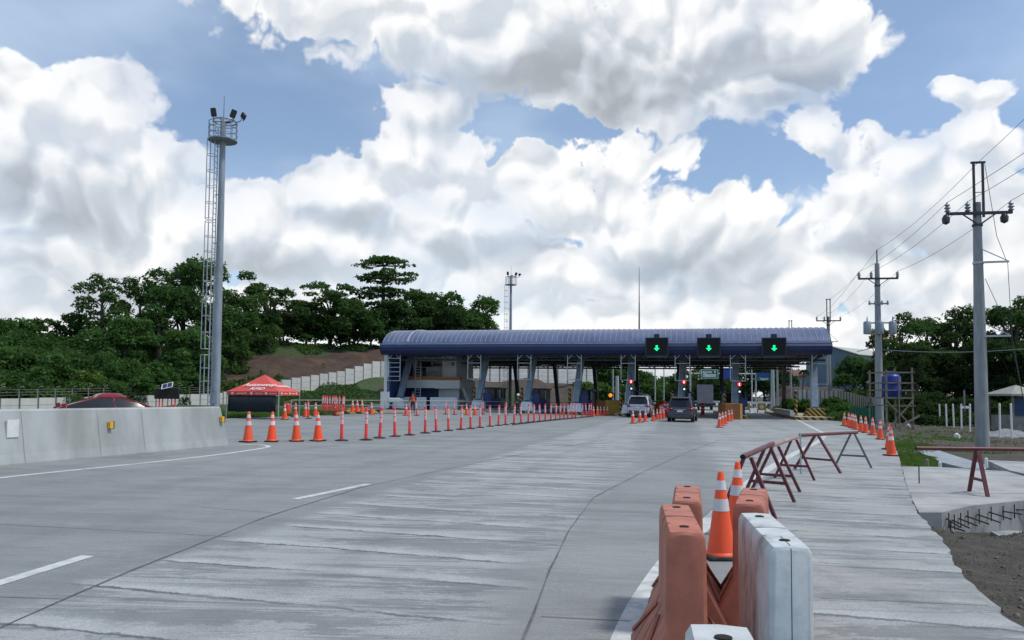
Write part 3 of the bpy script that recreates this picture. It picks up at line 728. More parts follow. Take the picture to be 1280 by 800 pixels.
for i, a in enumerate(ISL):
    ba, ta = lx(COLPX[i]-(5 if i == 0 else 3 if i < 3 else 2 if i < 5 else 0), 0, 500), lx(COLPX[i], 0, 500)
    gz = roadz(W(a, 0).x)
    top = 2.2
    zb = gz+1.1
    m_ = MB(); m_.bar((a, 0, zb), (a+.24, top, EVB), .56, .42); m_.box(a-.42, a+.42, -.32, .32, zb-.06, zb); m_.build('column', 'column_steel', can, bev=.02)
    m_ = MB(); pw = 1.0 if i < 7 else 1.55; m_.prof_y([(a-.72*pw, gz), (a+.72*pw, gz), (a+.5*pw**.5, zb-.06), (a-.5*pw**.5, zb-.06)], -.45*pw, .45*pw)
    m_.build('plinth', 'parapet_grey' if i < 7 else 'hazard_chevrons', can, bev=.02)
    m_ = MB(); m_.bar((a-.2, 20, gz+.4), (a-.35, 17.6, EVB), .42, .4); m_.build('column', 'shaded_canopy_steel', can)
    # light gantry frame for cameras at the column head
    f = MB(); x0, x1, bb = a-.55, a+.75, -2.0; zt, zl = EVB+.1, (lz(757, 475, -2.) if i not in (0, 7) else lz(757, 478, -2.))
    for x in (x0, x1): f.bar((x, bb, zl), (x, bb, zt), .07, .07)
    f.bar((x0, bb, zt), (x1, bb, zt), .07, .07)
    f.bar((x0, bb, zt-.9), (x1, bb, zt-.9), .05, .05); f.bar((x0, bb, zl), (x1, bb, zl), .05, .05); f.bar((x0+.05, bb, zt-.5), (x0+.5, bb, zt-.05), .05, .05); f.bar((x1-.05, bb, zt-.5), (x1-.5, bb, zt-.05), .05, .05)
    if i == 0:
        for q in range(1, 6): f.bar((x0, bb, zl+(zt-zl)*q/6), (x1, bb, zl+(zt-zl)*q/6), .06, .06)
    f.bar((x0, bb, zl), (a, 0, zl+.1), .04, .04)
    f.build('camera_frame', 'galvanised_light', can)
    # drain pipe along the leaning column
    f = MB(); f.tube((a-.33, -.1, zb-.2), (a-.09, top-.15, EVB-.1), .05, n=6); f.build('drain_pipe', 'white_paint', can)
# left end screen wall and its white pier
m_ = MB(); m_.box(xl+.15, xl+.35, B0+1.5, 18, .1, EVB+.1); m_.box(xl+.352, lx(506, 5), 7.0, 7.2, .1, EVB+.1); m_.build('end_wall', 'navy_paint', can)
m_ = MB(); a = lx(481.5, -.8); m_.box(a-.17, a+.17, -.8, -.5, .1, EVB); m_.build('end_column', 'parapet_grey', can, bev=.02)
# roof-mounted mast and small vents
def P_l(px, py, b): return (lx(px, b, py), b, lz(px, py, b))
q = P_l(799, 411, 9); m_ = MB(); m_.tube((q[0], 9, TOPZ-.3), (q[0], 9, TOPZ+3.4), .09, .06); m_.tube((q[0], 9, TOPZ+3.4), (q[0], 9, lz(799, 334, 9)), .05, .02); m_.tube((q[0], 9, TOPZ-.1), (q[0], 9, TOPZ+.45), .22)
tag(m_.build('lightning_rod', 'dark_steel'), 'thin dark lightning rod standing on top of the blue toll roof', 'lightning rod').matrix_world = Matrix.Translation(W(0,0,0)) @ Matrix.Rotation(PR, 4, 'Z')
m_ = MB(); q = P_l(988, 411, 10)
for s in (-.13, .13): m_.tube((q[0]+s, 10, TOPZ-.5), (q[0]+s, 10, lz(988, 400, 10)), .04, n=6)
m_.tube((q[0]-.2, 10, lz(988, 400, 10)-.1), (q[0]+.2, 10, lz(988, 400, 10)-.1), .03, n=6)
o = tag(m_.build('antenna', 'dark_steel'), 'short twin rod antenna on the right part of the blue roof', 'antenna'); o.matrix_world = Matrix.Translation(W(0,0,0)) @ Matrix.Rotation(PR, 4, 'Z')
for k, px in enumerate((741, 861)):
    q = P_l(px, 411, 9); m_ = MB(); m_.tube((q[0], 9, TOPZ-.1), (q[0], 9, TOPZ+.25), .12); m_.tube((q[0], 9, TOPZ+.25), (q[0], 9, TOPZ+.32), .2)
    o = tag(m_.build('roof_vent', 'dark_steel'), ('small roof vent left of the lightning rod' if k == 0 else 'small roof vent right of the lightning rod')+' on the blue canopy', 'vent'); o.matrix_world = Matrix.Translation(W(0,0,0)) @ Matrix.Rotation(PR, 4, 'Z')

# lane signals hung on the fascia
for k, px in enumerate((821, 886, 967.5)):
    a = lx(px, -3.2, 435); zt, zb = lz(px, 422, -3.2), lz(px, 445, -3.2); w = 1.02
    t = thing('lane_signal', f'{["leftmost","middle","rightmost"][k]} dark overhead lane signal with a green down arrow on the canopy fascia', 'lane signal', W(a, -3.2, zb), PR, 'green arrow lane signals')
    h = zt-zb
    MB().box(-w, w, -.1, .1, 0, h, bev=.02).build('case', 'signal_case', t)
    MB().box(-.25, .25, -.08, .12, h, h+.32, bev=.02).build('camera_box', 'signal_case', t)
    MB().box(-w+.1, w-.1, -.135, -.102, .08, h-.08).build('screen', 'dark_hole', t)
    ar = MB(); zc_ = h*.42
    ar.prof_y([(-.25, zc_+.0), (0, zc_-.25), (.25, zc_+.0), (.09, zc_+.0), (.09, zc_+.26), (-.09, zc_+.26), (-.09, zc_+.0)], -.15, -.137)
    ar.build('arrow', 'green_lamp', t)
    MB().box(-.9, .9, -.05, .3, -.16, -.0).build('bracket', 'dark_steel', t)
# ---- toll islands with booths, posts and signs
def isl_ground(a, b=0): return roadz(W(a, b).x)
WHICH = ['leftmost','second from left','third from left','fourth from left','fifth from left','sixth from left','seventh from left','rightmost']
for i, a in enumerate(ISL):
    if i == 0: continue
    gz = isl_ground(a); f = -1.6 if i < 7 else -3.4; hw = 1.15 if i < 7 else 2.1
    w_ = WHICH[i]
    t = thing('toll_island', f'{w_} raised concrete toll island under the canopy columns' if i < 7 else 'rightmost toll island with yellow and black striped kerb and chevron plinth', 'traffic island', W(a, 0, gz), PR, 'toll islands')
    m_ = MB(); m_.box(-hw, hw if i < 7 else hw+.6, f, 22, 0, .26); m_.build('kerb', 'beige_concrete' if i == 7 else 'parapet_grey', t, bev=.03)
    m_ = MB(); m_.box(-hw+.0, (hw if i < 7 else hw+.6)-.0, f-.03, f-.003, .01, .25); m_.build('kerb_front', 'hazard_stripes', t)
    if i == 7:
        m_ = MB(); m_.box(-hw-.03, -hw-.003, f, 10, .01, .25); m_.build('kerb_side', 'hazard_stripes_side', t)
        m_ = MB(); m_.box(-2.0, -1.7, 1, 14, .26, .75); m_.build('side_rail', 'parapet_grey', t)
    # striped post
    t = thing('striped_post', f'yellow and black striped guard post on the {w_} toll island', 'post', W(a-.85, 1.5 if i < 7 else -.0, gz+.26), PR, 'striped guard posts')
    if i == 7: t.location = W(a-1.35, 2, gz+.26)
    MB().lathe([(.13,0),(.13,2.15),(.09,2.25),(0.02,2.27)], 14).build('shaft', 'post_stripes', t, smooth=True)
    MB().lathe([(.2,0),(.2,.05),(.13,.06)], 14).build('foot', 'dark_steel', t)
    if i == 7: continue
    # booth
    t = thing('toll_booth', f'small dark blue toll booth on the {w_} toll island', 'toll booth', W(a, 7.2, gz+.26), PR, 'toll booths')
    MB().box(-.8, .8, -1.3, 1.3, 0, 1.05, bev=.02).build('wall', 'navy_paint', t)
    MB().box(-.74, .74, -1.24, 1.24, 1.052, 2.0).build('window', 'window_glass', t)
    for sx in (-.76, .76):
        for sy in (-1.26, 0, 1.26): MB().box(sx-.04, sx+.04, sy-.04, sy+.04, 1.052, 2.0).build('window_frame', 'galvanised_light', t)
    MB().box(-.95, .95, -1.5, 1.5, 2.002, 2.2, bev=.03).build('roof', 'navy_paint', t)
    # reader cabinet
    t = thing('card_reader_cabinet', f'navy reader cabinet with two short pipes on the {w_} toll island', 'cabinet', W(a+.75, .6, gz+.26), PR, 'reader cabinets')
    MB().box(-.36, .36, -.25, .25, .75, 1.6, bev=.02).build('cabinet_box', 'navy_paint', t); MB().box(-.14, .14, -.14, .14, 0, .75).build('stand', 'navy_paint', t)
    for s in (-.2, .2): MB().lathe([(.08,0),(.08,.42),(.05,.5),(.01,.51)], 10, c=(s,0,1.6)).build('pipe', 'navy_paint', t)
# red lane signs beside the right-hand columns
for k, (px, py) in enumerate(((789, 477), (855, 477.5), (924, 480.5))):
    a = lx(px, -.8, py); z = lz(px, py, -.8); gz = isl_ground(a)
    t = thing('lane_status_light', f'{["leftmost","middle","rightmost"][k]} round red status light on a post beside a canopy column', 'signal light', W(a, -.8, gz+.26), PR, 'red status lights')
    MB().tube((0, 0, 0), (0, 0, z-gz+.6), .05).build('post', 'dark_steel', t)
    MB().lathe([(.02,-.14),(.22,-.12),(.25,-.05),(.25,.1),(.15,.12)], 20, c=(0,-.06,z-gz-.26), axis='Y').build('housing', 'dark_steel', t)
    MB().lathe([(.20,-.02),(.20,0)], 20, c=(0,-.21,z-gz-.26), axis='Y').build('lens', 'red_lamp', t)
    MB().box(-.04, .04, -.245, -.232, z-gz-.26-.12, z-gz-.26+.12).build('bar', 'white_lamp', t)
    MB().box(-.16, .16, -.12, .1, z-gz-.26-.85, z-gz-.26-.5, bev=.02).build('control_box', 'dark_steel', t)
    MB().lathe([(.08,0),(.08,.02)], 12, c=(.02,-.15,z-gz-.26-.66), axis='Y').build('small_lens', 'white_lamp', t)
# ochre crash blocks ahead of the islands
def crash_block(px0, pxm, px1, ytop, ybot, label):
    p = G((px0+px1)/2, ybot); d = p.y; w1 = (px1-pxm)*d/FPX; w0 = (pxm-px0)*d/FPX; h = (ybot-ytop)*d/FPX
    t = thing('crash_block', label, 'crash block', (p.x, p.y, p.z), 0, 'ochre crash blocks')
    W_ = w0+w1; m_ = MB()
    return t, w0, w1, h
t, w0, w1, h = crash_block(755, 768, 783, 500.5, 518.3, 'ochre painted concrete crash block with an amber lamp, left of the silver vehicle')
MB().prism([(-1.0,0),(w1-.1,0),(w1+.1,3.0),(-.8,3.0)], 0, h).build('block', 'ochre_paint', t, bev=.05); MB().prism([(-1.85,.1),(-1.02,0.0),(-1.0,2.8),(-1.8,2.8)], 0, h-.02).build('brown_side', 'brown_ochre', t, bev=.04)
lamp = thing('amber_lamp', 'round amber warning lamp on top of the left ochre crash block', 'warning lamp', (t.location.x-.35, t.location.y+1.0, t.location.z+h), 0)
MB().tube((0,0,0),(0,0,.28),.05).build('stand', 'dark_steel', lamp); MB().box(-.30,.30,-.08,.1,.2,.82,bev=.03).build('housing','dark_steel',lamp); MB().lathe([(.19,-.03),(.19,0)],20,c=(0,-.1,.5),axis='Y').build('lens','amber_lamp',lamp)
t, w0, w1, h = crash_block(907, 924, 934, 504.5, 524.3, 'ochre painted concrete crash block right of the dark vehicle')
MB().prism([(-.95,.0),(.28,-.15),(.5,2.8),(-.8,2.8)], 0, h).build('block', 'brown_ochre', t, bev=.05); MB().prism([(.30,-.13),(.92,1.2),(1.0,3.6),(.55,3.0)], 0, h-.03).build('side_face', 'ochre_paint', t, bev=.03)
t, w0, w1, h = crash_block(820, 824, 833, 501, 517, 'ochre painted concrete crash block between the silver and the dark vehicle')
MB().prism([(-.7,0),(.7,0),(.8,2.6),(-.6,2.6)], 0, h).build('block', 'ochre_paint', t, bev=.05)
# two vent drums in the light beyond
for k, px in enumerate((932, 952)):
    p = P(px, 500, 92); t = thing('amber_beacon_board', ['left','right'][k]+' small ochre board with a pale round lamp beyond the right lane', 'beacon', (p.x, p.y, roadz(p.x)), PR, 'beacon boards beyond the toll')
    MB().box(-.5,.5,-.1,.1,.3,1.15,bev=.03).build('board','ochre_paint',t); MB().lathe([(.27,-.04),(.27,0)],18,c=(0,-.11,.72),axis='Y').build('lamp','helmet_white',t)
    for s in (-.5,.5): MB().box(s-.05,s+.05,-.05,.05,0,.4).build('leg','dark_steel',t)

# ---- control building at the left end
def bx(px, b): return lx(px, b)
bb = 3.4
bl = thing('toll_control_building', 'two storey grey toll office with orange band and balcony under the left canopy end', 'building', W(0,0,0), PR)
zz = lambda py, b=bb: lz(540, py, b)
g0 = .1
m_ = MB(); m_.box(bx(507,bb), bx(545,bb), bb+1.2, bb+7, g0, zz(475)); m_.build('ground_floor', 'navy_paint', bl)
m_ = MB(); m_.box(bx(545,bb)+.003, bx(571,bb), bb+.9, bb+7, g0, zz(475)); m_.build('ground_floor', 'grey_wall', bl)
m_ = MB(); m_.box(bx(509,bb), bx(550,bb), bb+1.6, bb+7, zz(475)+.01, zz(444)); m_.build('upper_floor', 'grey_wall', bl)
m_ = MB(); m_.box(bx(550,bb)+.003, bx(568,bb), bb+.6, bb+7.1, zz(475)+.01, zz(444)-.02); m_.build('stair_tower', 'grey_wall', bl)
m_ = MB(); m_.box(bx(515,bb)+.0, bx(549,bb), bb+1.52, bb+1.597, zz(458), zz(451)); m_.build('window_band', 'window_glass', bl)
for px0, px1 in ((512,519),(521,526)): MB().box(bx(px0,bb), bx(px1,bb), bb+1.5, bb+1.59, zz(471), zz(459)).build('window', 'window_glass', bl)
w = MB().box(bx(557.5,bb), bx(565,bb), bb+.54, bb+.597, zz(457), zz(452.5)).build('window', 'pale_glass', bl); MB().box(bx(562.5,bb), bx(565,bb), bb+.5, bb+.538, zz(457), zz(452.5)).build('open_sash', 'window_glass', w)
m_ = MB(); m_.box(bx(506,bb), bx(545,bb), bb-.4, bb-.25, zz(485), zz(475)); m_.box(bx(506,bb), bx(545,bb), bb-.25, bb+1.19, zz(485), zz(483)); m_.build('balcony_parapet', 'parapet_grey', bl)
m_ = MB(); m_.prism([(bx(545,bb)+.003, bb-.4), (bx(574,bb), bb+.1), (bx(574,bb), bb+.85), (bx(545,bb)+.003, bb+.85)], zz(485.6), zz(475.3)); m_.build('balcony_parapet', 'parapet_grey', bl)
m_ = MB(); m_.box(bx(506,bb), bx(545,bb), bb-.43, bb-.22, zz(475)+.003, zz(470.6)); m_.prism([(bx(545,bb)+.003, bb-.43), (bx(574,bb)+.03, bb+.08), (bx(574,bb)+.03, bb+.85), (bx(545,bb)+.003, bb+.85)], zz(475.3)+.003, zz(471.2)); m_.build('orange_fascia', 'orange_band', bl)
m_ = MB()
for px in np.linspace(518, 548, 12): m_.box(bx(px,bb)-.025, bx(px,bb)+.025, bb-.35, bb-.3, zz(471), zz(465))
m_.box(bx(516,bb), bx(549,bb), bb-.36, bb-.29, zz(465), zz(464.4)); m_.build('railing', 'timber', bl)
m_ = MB(); m_.box(bx(568,bb)+.01, bx(574,bb), bb+1.0, bb+1.1, zz(497), zz(487)); m_.build('window', 'window_glass', bl)
m_ = MB()
for dy in (0, .9): m_.bar((bx(574,bb)+.1, bb+1+dy, zz(484)), (bx(583,bb), bb+1+dy, zz(505)), .1, .25)
m_.build('outer_stair', 'galvanised_light', bl)
m_ = MB(); x0, x1 = bx(519,2), bx(525.5,2)
for x in (x0, x1): m_.bar((x, 2.0, .1), (x, 2.0, lz(522,446,2)), .06, .06)
for q in range(22): m_.bar((x0, 2.0, .4+q*.3), (x1, 2.0, .4+q*.3), .04, .04)
t = m_.build('ladder', 'galvanised_light'); tag(t, 'tall pale ladder standing before the toll office balcony', 'ladder'); t.matrix_world = Matrix.Translation(W(0,0,0)) @ Matrix.Rotation(PR, 4, 'Z')
for k, (a0, a1) in enumerate(((505,535),(540,574))):
    m_ = MB(); a_, b_ = lx(a0,1.5), lx(a1,1.5); m_.box(a_, b_, .9, 1.2, .1, lz(540, 496.5, 1.5)); o = m_.build('low_wall', 'parapet_grey', bev=.03)
    tag(o, ['left','right'][k]+' pale concrete low wall in front of the toll office', 'wall', 'low walls by the toll office'); o.matrix_world = Matrix.Translation(W(0,0,0)) @ Matrix.Rotation(PR, 4, 'Z')
p = P(481, 505, 64); t = thing('notice_board', 'white notice panel low in front of the left canopy pier', 'sign', (p.x,p.y,roadz(p.x)), 0); MB().box(-.38,.38,-.03,.03,.35,1.75).build('panel','white_paint',t); MB().box(-.3,-.25,-.02,.02,0,.35).build('leg','galvanised',t); MB().box(.25,.3,-.02,.02,0,.35).build('leg','galvanised',t)
p = P(493, 505, 64); t = thing('white_tarp', 'white cloth bundle hanging over the railing left of the office', 'cloth', (p.x,p.y,roadz(p.x)+.85), 0); MB().box(-.5,.5,-.1,.1,0,.38,bev=.06).build('cloth','white_paint',t)

# ---- white pipe railing in front of the left islands
pts = gp([(362,519),(420,517),(480,515.8),(540,515),(600,514.8),(660,514.6),(710,514.5),(765,514.5)])
t = thing('pipe_railing', 'long white two rail pipe fence behind the delineator posts', 'railing', (pts[0][0], pts[0][1], 0))
def rl(h): return [(x-pts[0][0], y-pts[0][1]+.3, roadz(x)+h) for x, y in pts]
MB().path(rl(1.02), .03).build('rail', 'galvanised_light', t); MB().path(rl(.62), .03).build('rail', 'galvanised_light', t)
dp = densify(pts, 3.2)
for x, y in dp: MB().tube((x-pts[0][0], y-pts[0][1]+.3, roadz(x)), (x-pts[0][0], y-pts[0][1]+.3, roadz(x)+1.02), .032, n=6).build('post', 'galvanised_light', t)
t = thing('striped_kerb', 'low kerb with yellow and black stripes left of the toll plaza', 'kerb', (0,0,0)); 
e = gp([(399,518),(460,516.6),(478,516.2)]); m_ = MB(); m_.loft([[(x,y,roadz(x)),(x,y+.5,roadz(x)),(x,y+.5,roadz(x)+.28),(x,y,roadz(x)+.28)] for x,y in e]); m_.build('kerb_body','hazard_stripes',t)
e = gp([(479,516.2),(540,515.6),(600,515.4),(700,515.4),(757,515.4)]); m_ = MB(); m_.loft([[(x,y,roadz(x)),(x,y+.5,roadz(x)),(x,y+.5,roadz(x)+.2),(x,y,roadz(x)+.2)] for x,y in e]); tag(m_.build('kerb','beige_concrete'),'plain beige kerb running in front of the left toll islands','kerb')

# ---- long concrete median barrier at the left
A = G(285.5, 557); B = G(0, 582.5); D = (B-A); D.z = 0; C0 = B + D.normalized()*9; Lb = (C0-A).length; dr = (A-C0); dr.z = 0; dr.normalize()
zb = roadz(-10)
mbar = thing('median_barrier', 'long pale concrete median barrier with reflectors, at the left', 'barrier', (C0.x, C0.y, 0), math.atan2(dr.y, dr.x))
nlen = (A-C0).length; sgn = 1
# local x along the barrier, near face at -y
def zat(x): p = C0+dr*x; return roadz(p.x)
H = 1.185
m_ = MB(); rings = []
for x in list(np.linspace(0, nlen-.35, 14))+[nlen]:
    z = zat(x); e = 0 if x < nlen-.01 else .0
    rings.append([(x, 0, z-.15), (x, 0, z+.02), (x-.0, .05, z+.22), (x-(.16 if x > nlen-.1 else 0), .20, z+H-.04), (x-(.18 if x > nlen-.1 else 0), .24, z+H), (x-(.18 if x > nlen-.1 else 0), .46, z+H), (x-(.16 if x > nlen-.1 else 0), .50, z+H-.04), (x, .65, z+.22), (x, .70, z-.15)])
m_.loft(rings); m_.build('barrier_body', 'barrier_concrete', mbar)
def xon(px, py=540):      # distance along the barrier seen at this bearing
    d = ray(px, py); u = d.x/d.y; return (u*C0.y-C0.x)/(dr.x-u*dr.y)
for px in (128, 183, 128.5-95): 
    m_ = MB(); x = xon(px); z = zat(x); m_.loft([[(x-.004,-.004,z),(x+.004,-.004,z)],[(x-.004,.194,z+H-.05),(x+.004,.194,z+H-.05)]], 0, cap=False, closed=False); m_.build('joint', 'post_concrete', mbar)
x = xon(20); z = zat(x); m_ = MB(); y0 = .125
m_.box(x-.135, x+.135, .085, .14, z+.58, z+.96, bev=.006); m_.build('cover_plate', 'white_paint', mbar)
for px, pz in ((141, .68), (280, .72)):
    x = xon(px); z = zat(x); m_ = MB(); m_.box(x-.05, x+.05, .03, .13, z+pz, z+pz+.17, bev=.01); m_.box(x+.051, x+.065, .02, .12, z+pz-.01, z+pz+.18, 1); m_.build('reflector', ['yellow_plastic','copper_wire'], mbar)

# ---- precast wall climbing the hill, one continuous wall with bays
def wall_path(step):
    pts = [(*pu(px, d), zt, zb) for px, d, zt, zb in WALLP]; out = []; acc = 0
    for a, b in zip(pts[:-1], pts[1:]):
        l = math.hypot(b[0]-a[0], b[1]-a[1]); n = max(1, round(l/step))
        out += [tuple(a[i]+(b[i]-a[i])*k/n for i in range(4)) for k in range(n)]
    out.append(pts[-1]); return out
wp = wall_path(1.75)
wl = thing('precast_wall', 'long pale precast panel wall climbing the hillside behind the plaza', 'wall', (0,0,0))
m_ = MB(); mp_ = MB(); wires = MB()
for k, (a, b) in enumerate(zip(wp[:-1], wp[1:])):
    d = Vector((b[0]-a[0], b[1]-a[1], 0)).normalized(); n = Vector((-d.y, d.x, 0))*.05; top = max(a[2], b[2]) if a[2] > 2 else a[2]; top += random.uniform(-.02, .02)
    lo = min(a[3], b[3])-.7; p0 = Vector((a[0], a[1], 0))+d*.09; p1 = Vector((b[0], b[1], 0))-d*.09
    hh = (top-lo)
    nr = 4
    for r in range(nr):
        z0 = lo+hh*r/nr+.012; z1 = lo+hh*(r+1)/nr-.012; m_.loft([[p0-n+Vector((0,0,z0)), p1-n+Vector((0,0,z0)), p1-n+Vector((0,0,z1)), p0-n+Vector((0,0,z1))], [p0+n+Vector((0,0,z0)), p1+n+Vector((0,0,z0)), p1+n+Vector((0,0,z1)), p0+n+Vector((0,0,z1))]])
    tp = top+(1.0 if a[2] < 1.7 else .04)
    if a[2] < 1.7:
        if k % 1 == 0: mp_.path([(a[0], a[1]-.07, lo), (a[0], a[1]-.07, tp-.25), (a[0]+.12, a[1]-.07, tp-.08), (a[0]+.4, a[1]-.07, tp)], .045, 6)
        for h_ in (.25, .5, .72): wires.path([(a[0], a[1]-.07, a[2]+h_), (b[0], b[1]-.07, b[2]+h_)], .013, 4)
    else: mp_.box(a[0]-.09, a[0]+.09, a[1]-.12, a[1]+.06, lo, tp)
m_.build('wall_panels', 'wall_panel_concrete', wl); mp_.build('posts', 'post_concrete', wl); wires.build('barbed_wire', 'post_concrete', wl)
# right hand wall
def wall2():
    pts = [(*pu(px, d), 1.75+(hz(px)-yt)*d/FPX, -.2) for px, d, yt in ((992,97,487.5),(1020,91,487.5),(1048,84,488.5),(1070,76,493),(1085,69,497),(1097,63,499.5))]
    t = thing('precast_wall', 'pale grey precast panel wall right of the plaza behind the green shrubs', 'wall', (0,0,0)); a_ = MB(); b_ = MB()
    for a, b in zip(pts[:-1], pts[1:]):
        l = math.hypot(b[0]-a[0], b[1]-a[1]); n = max(1, round(l/1.3))
        for k in range(n):
            p = [a[i]+(b[i]-a[i])*k/n for i in range(4)]; q = [a[i]+(b[i]-a[i])*(k+1)/n for i in range(4)]
            j_ = random.uniform(-.04,.04)
            a_.loft([[(p[0]+.04,p[1],-.4),(q[0]-.04,q[1],-.4),(q[0]-.04,q[1],p[2]+j_),(p[0]+.04,p[1],p[2]+j_)],[(p[0]+.04,p[1]+.1,-.4),(q[0]-.04,q[1]+.1,-.4),(q[0]-.04,q[1]+.1,p[2]+j_),(p[0]+.04,p[1]+.1,p[2]+j_)]])
            b_.box(p[0]-.06,p[0]+.06,p[1]-.08,p[1]+.05,-.4,p[2]+.05)
    a_.build('wall_panels', 'wall_panel_concrete', t); b_.build('posts', 'post_concrete', t)
wall2()
p0, p1 = pu(1062,60), pu(1097,57.5); m_ = MB(); n = 26
m_.loft([[(p0[0]+(p1[0]-p0[0])*k/n, p0[1]+(p1[1]-p0[1])*k/n+(.12 if k % 2 else 0), z) for z in (-.4, .92+.05*math.sin(k))] for k in range(n+1)], 0, cap=False, closed=False)
mod = m_.build('green_fence', 'green_sheet'); tag(mod, 'low green corrugated sheet fence behind the row of cones', 'fence'); s = mod.modifiers.new('s','SOLIDIFY'); s.thickness = .02

# ---- warehouse
c0 = P(1071, 470, 140); u1 = Vector((-.66,.75,0)); u2 = Vector((.75,.66,0)); z_e = 1.75+(hz(1071)-443)*140/FPX; z_r = 1.75+(hz(1047)-434)*143/FPX
t = thing('warehouse', 'blue grey warehouse with pale low pitched roof behind the right end of the canopy', 'warehouse', (c0.x, c0.y, 0), math.atan2(u1.y, u1.x)-math.pi)
m_ = MB(); Wd = 10.; m_.loft([[(-Wd, 0, -1), (0, 0, -1), (0, 0, z_e), (-4.6, 0, z_r), (-Wd, 0, z_e-.4)], [(-Wd, 30, -1), (0, 30, -1), (0, 30, z_e), (-4.6, 30, z_r), (-Wd, 30, z_e-.4)]])
m_.build('wall', 'warehouse_wall', t)
m_ = MB(); m_.loft([[(.5,-.4,z_e-.12),(-4.6,-.4,z_r+.05),(-Wd-.4,-.4,z_e-.5),(-Wd-.4,-.4,z_e-.35),(-4.6,-.4,z_r+.22),(.5,-.4,z_e+.05)],[(.5,30.4,z_e-.12),(-4.6,30.4,z_r+.05),(-Wd-.4,30.4,z_e-.5),(-Wd-.4,30.4,z_e-.35),(-4.6,30.4,z_r+.22),(.5,30.4,z_e+.05)]])
m_.build('roof', 'warehouse_roof', t)
# houses on the bank seen under the canopy
for k, (px, d, w, yt, ye) in enumerate(((985,150,7,464,470),(1003,158,6,463,469))):
    p = P(px, 480, d); zr = 1.75+(hz(px)-yt)*d/FPX; ze = 1.75+(hz(px)-ye)*d/FPX
    t = thing('house', ['left','right'][k]+' house with rusty red gable roof on the bank seen under the canopy', 'house', (p.x,p.y,0), -.2, 'houses on the far bank')
    MB().box(-w/2,w/2,0,6,1,ze).build('wall','grey_wall',t); MB().prof_x([(-.6,ze-.1),(3,zr),(6.6,ze-.1),(3,zr+.15)],-w/2-.4,w/2+.4).build('roof','roof_rust',t)
    for s in (-1.5,1.5): MB().box(s-.5,s+.5,-.05,-.003,ze-1.7,ze-.6).build('window','window_glass',t)
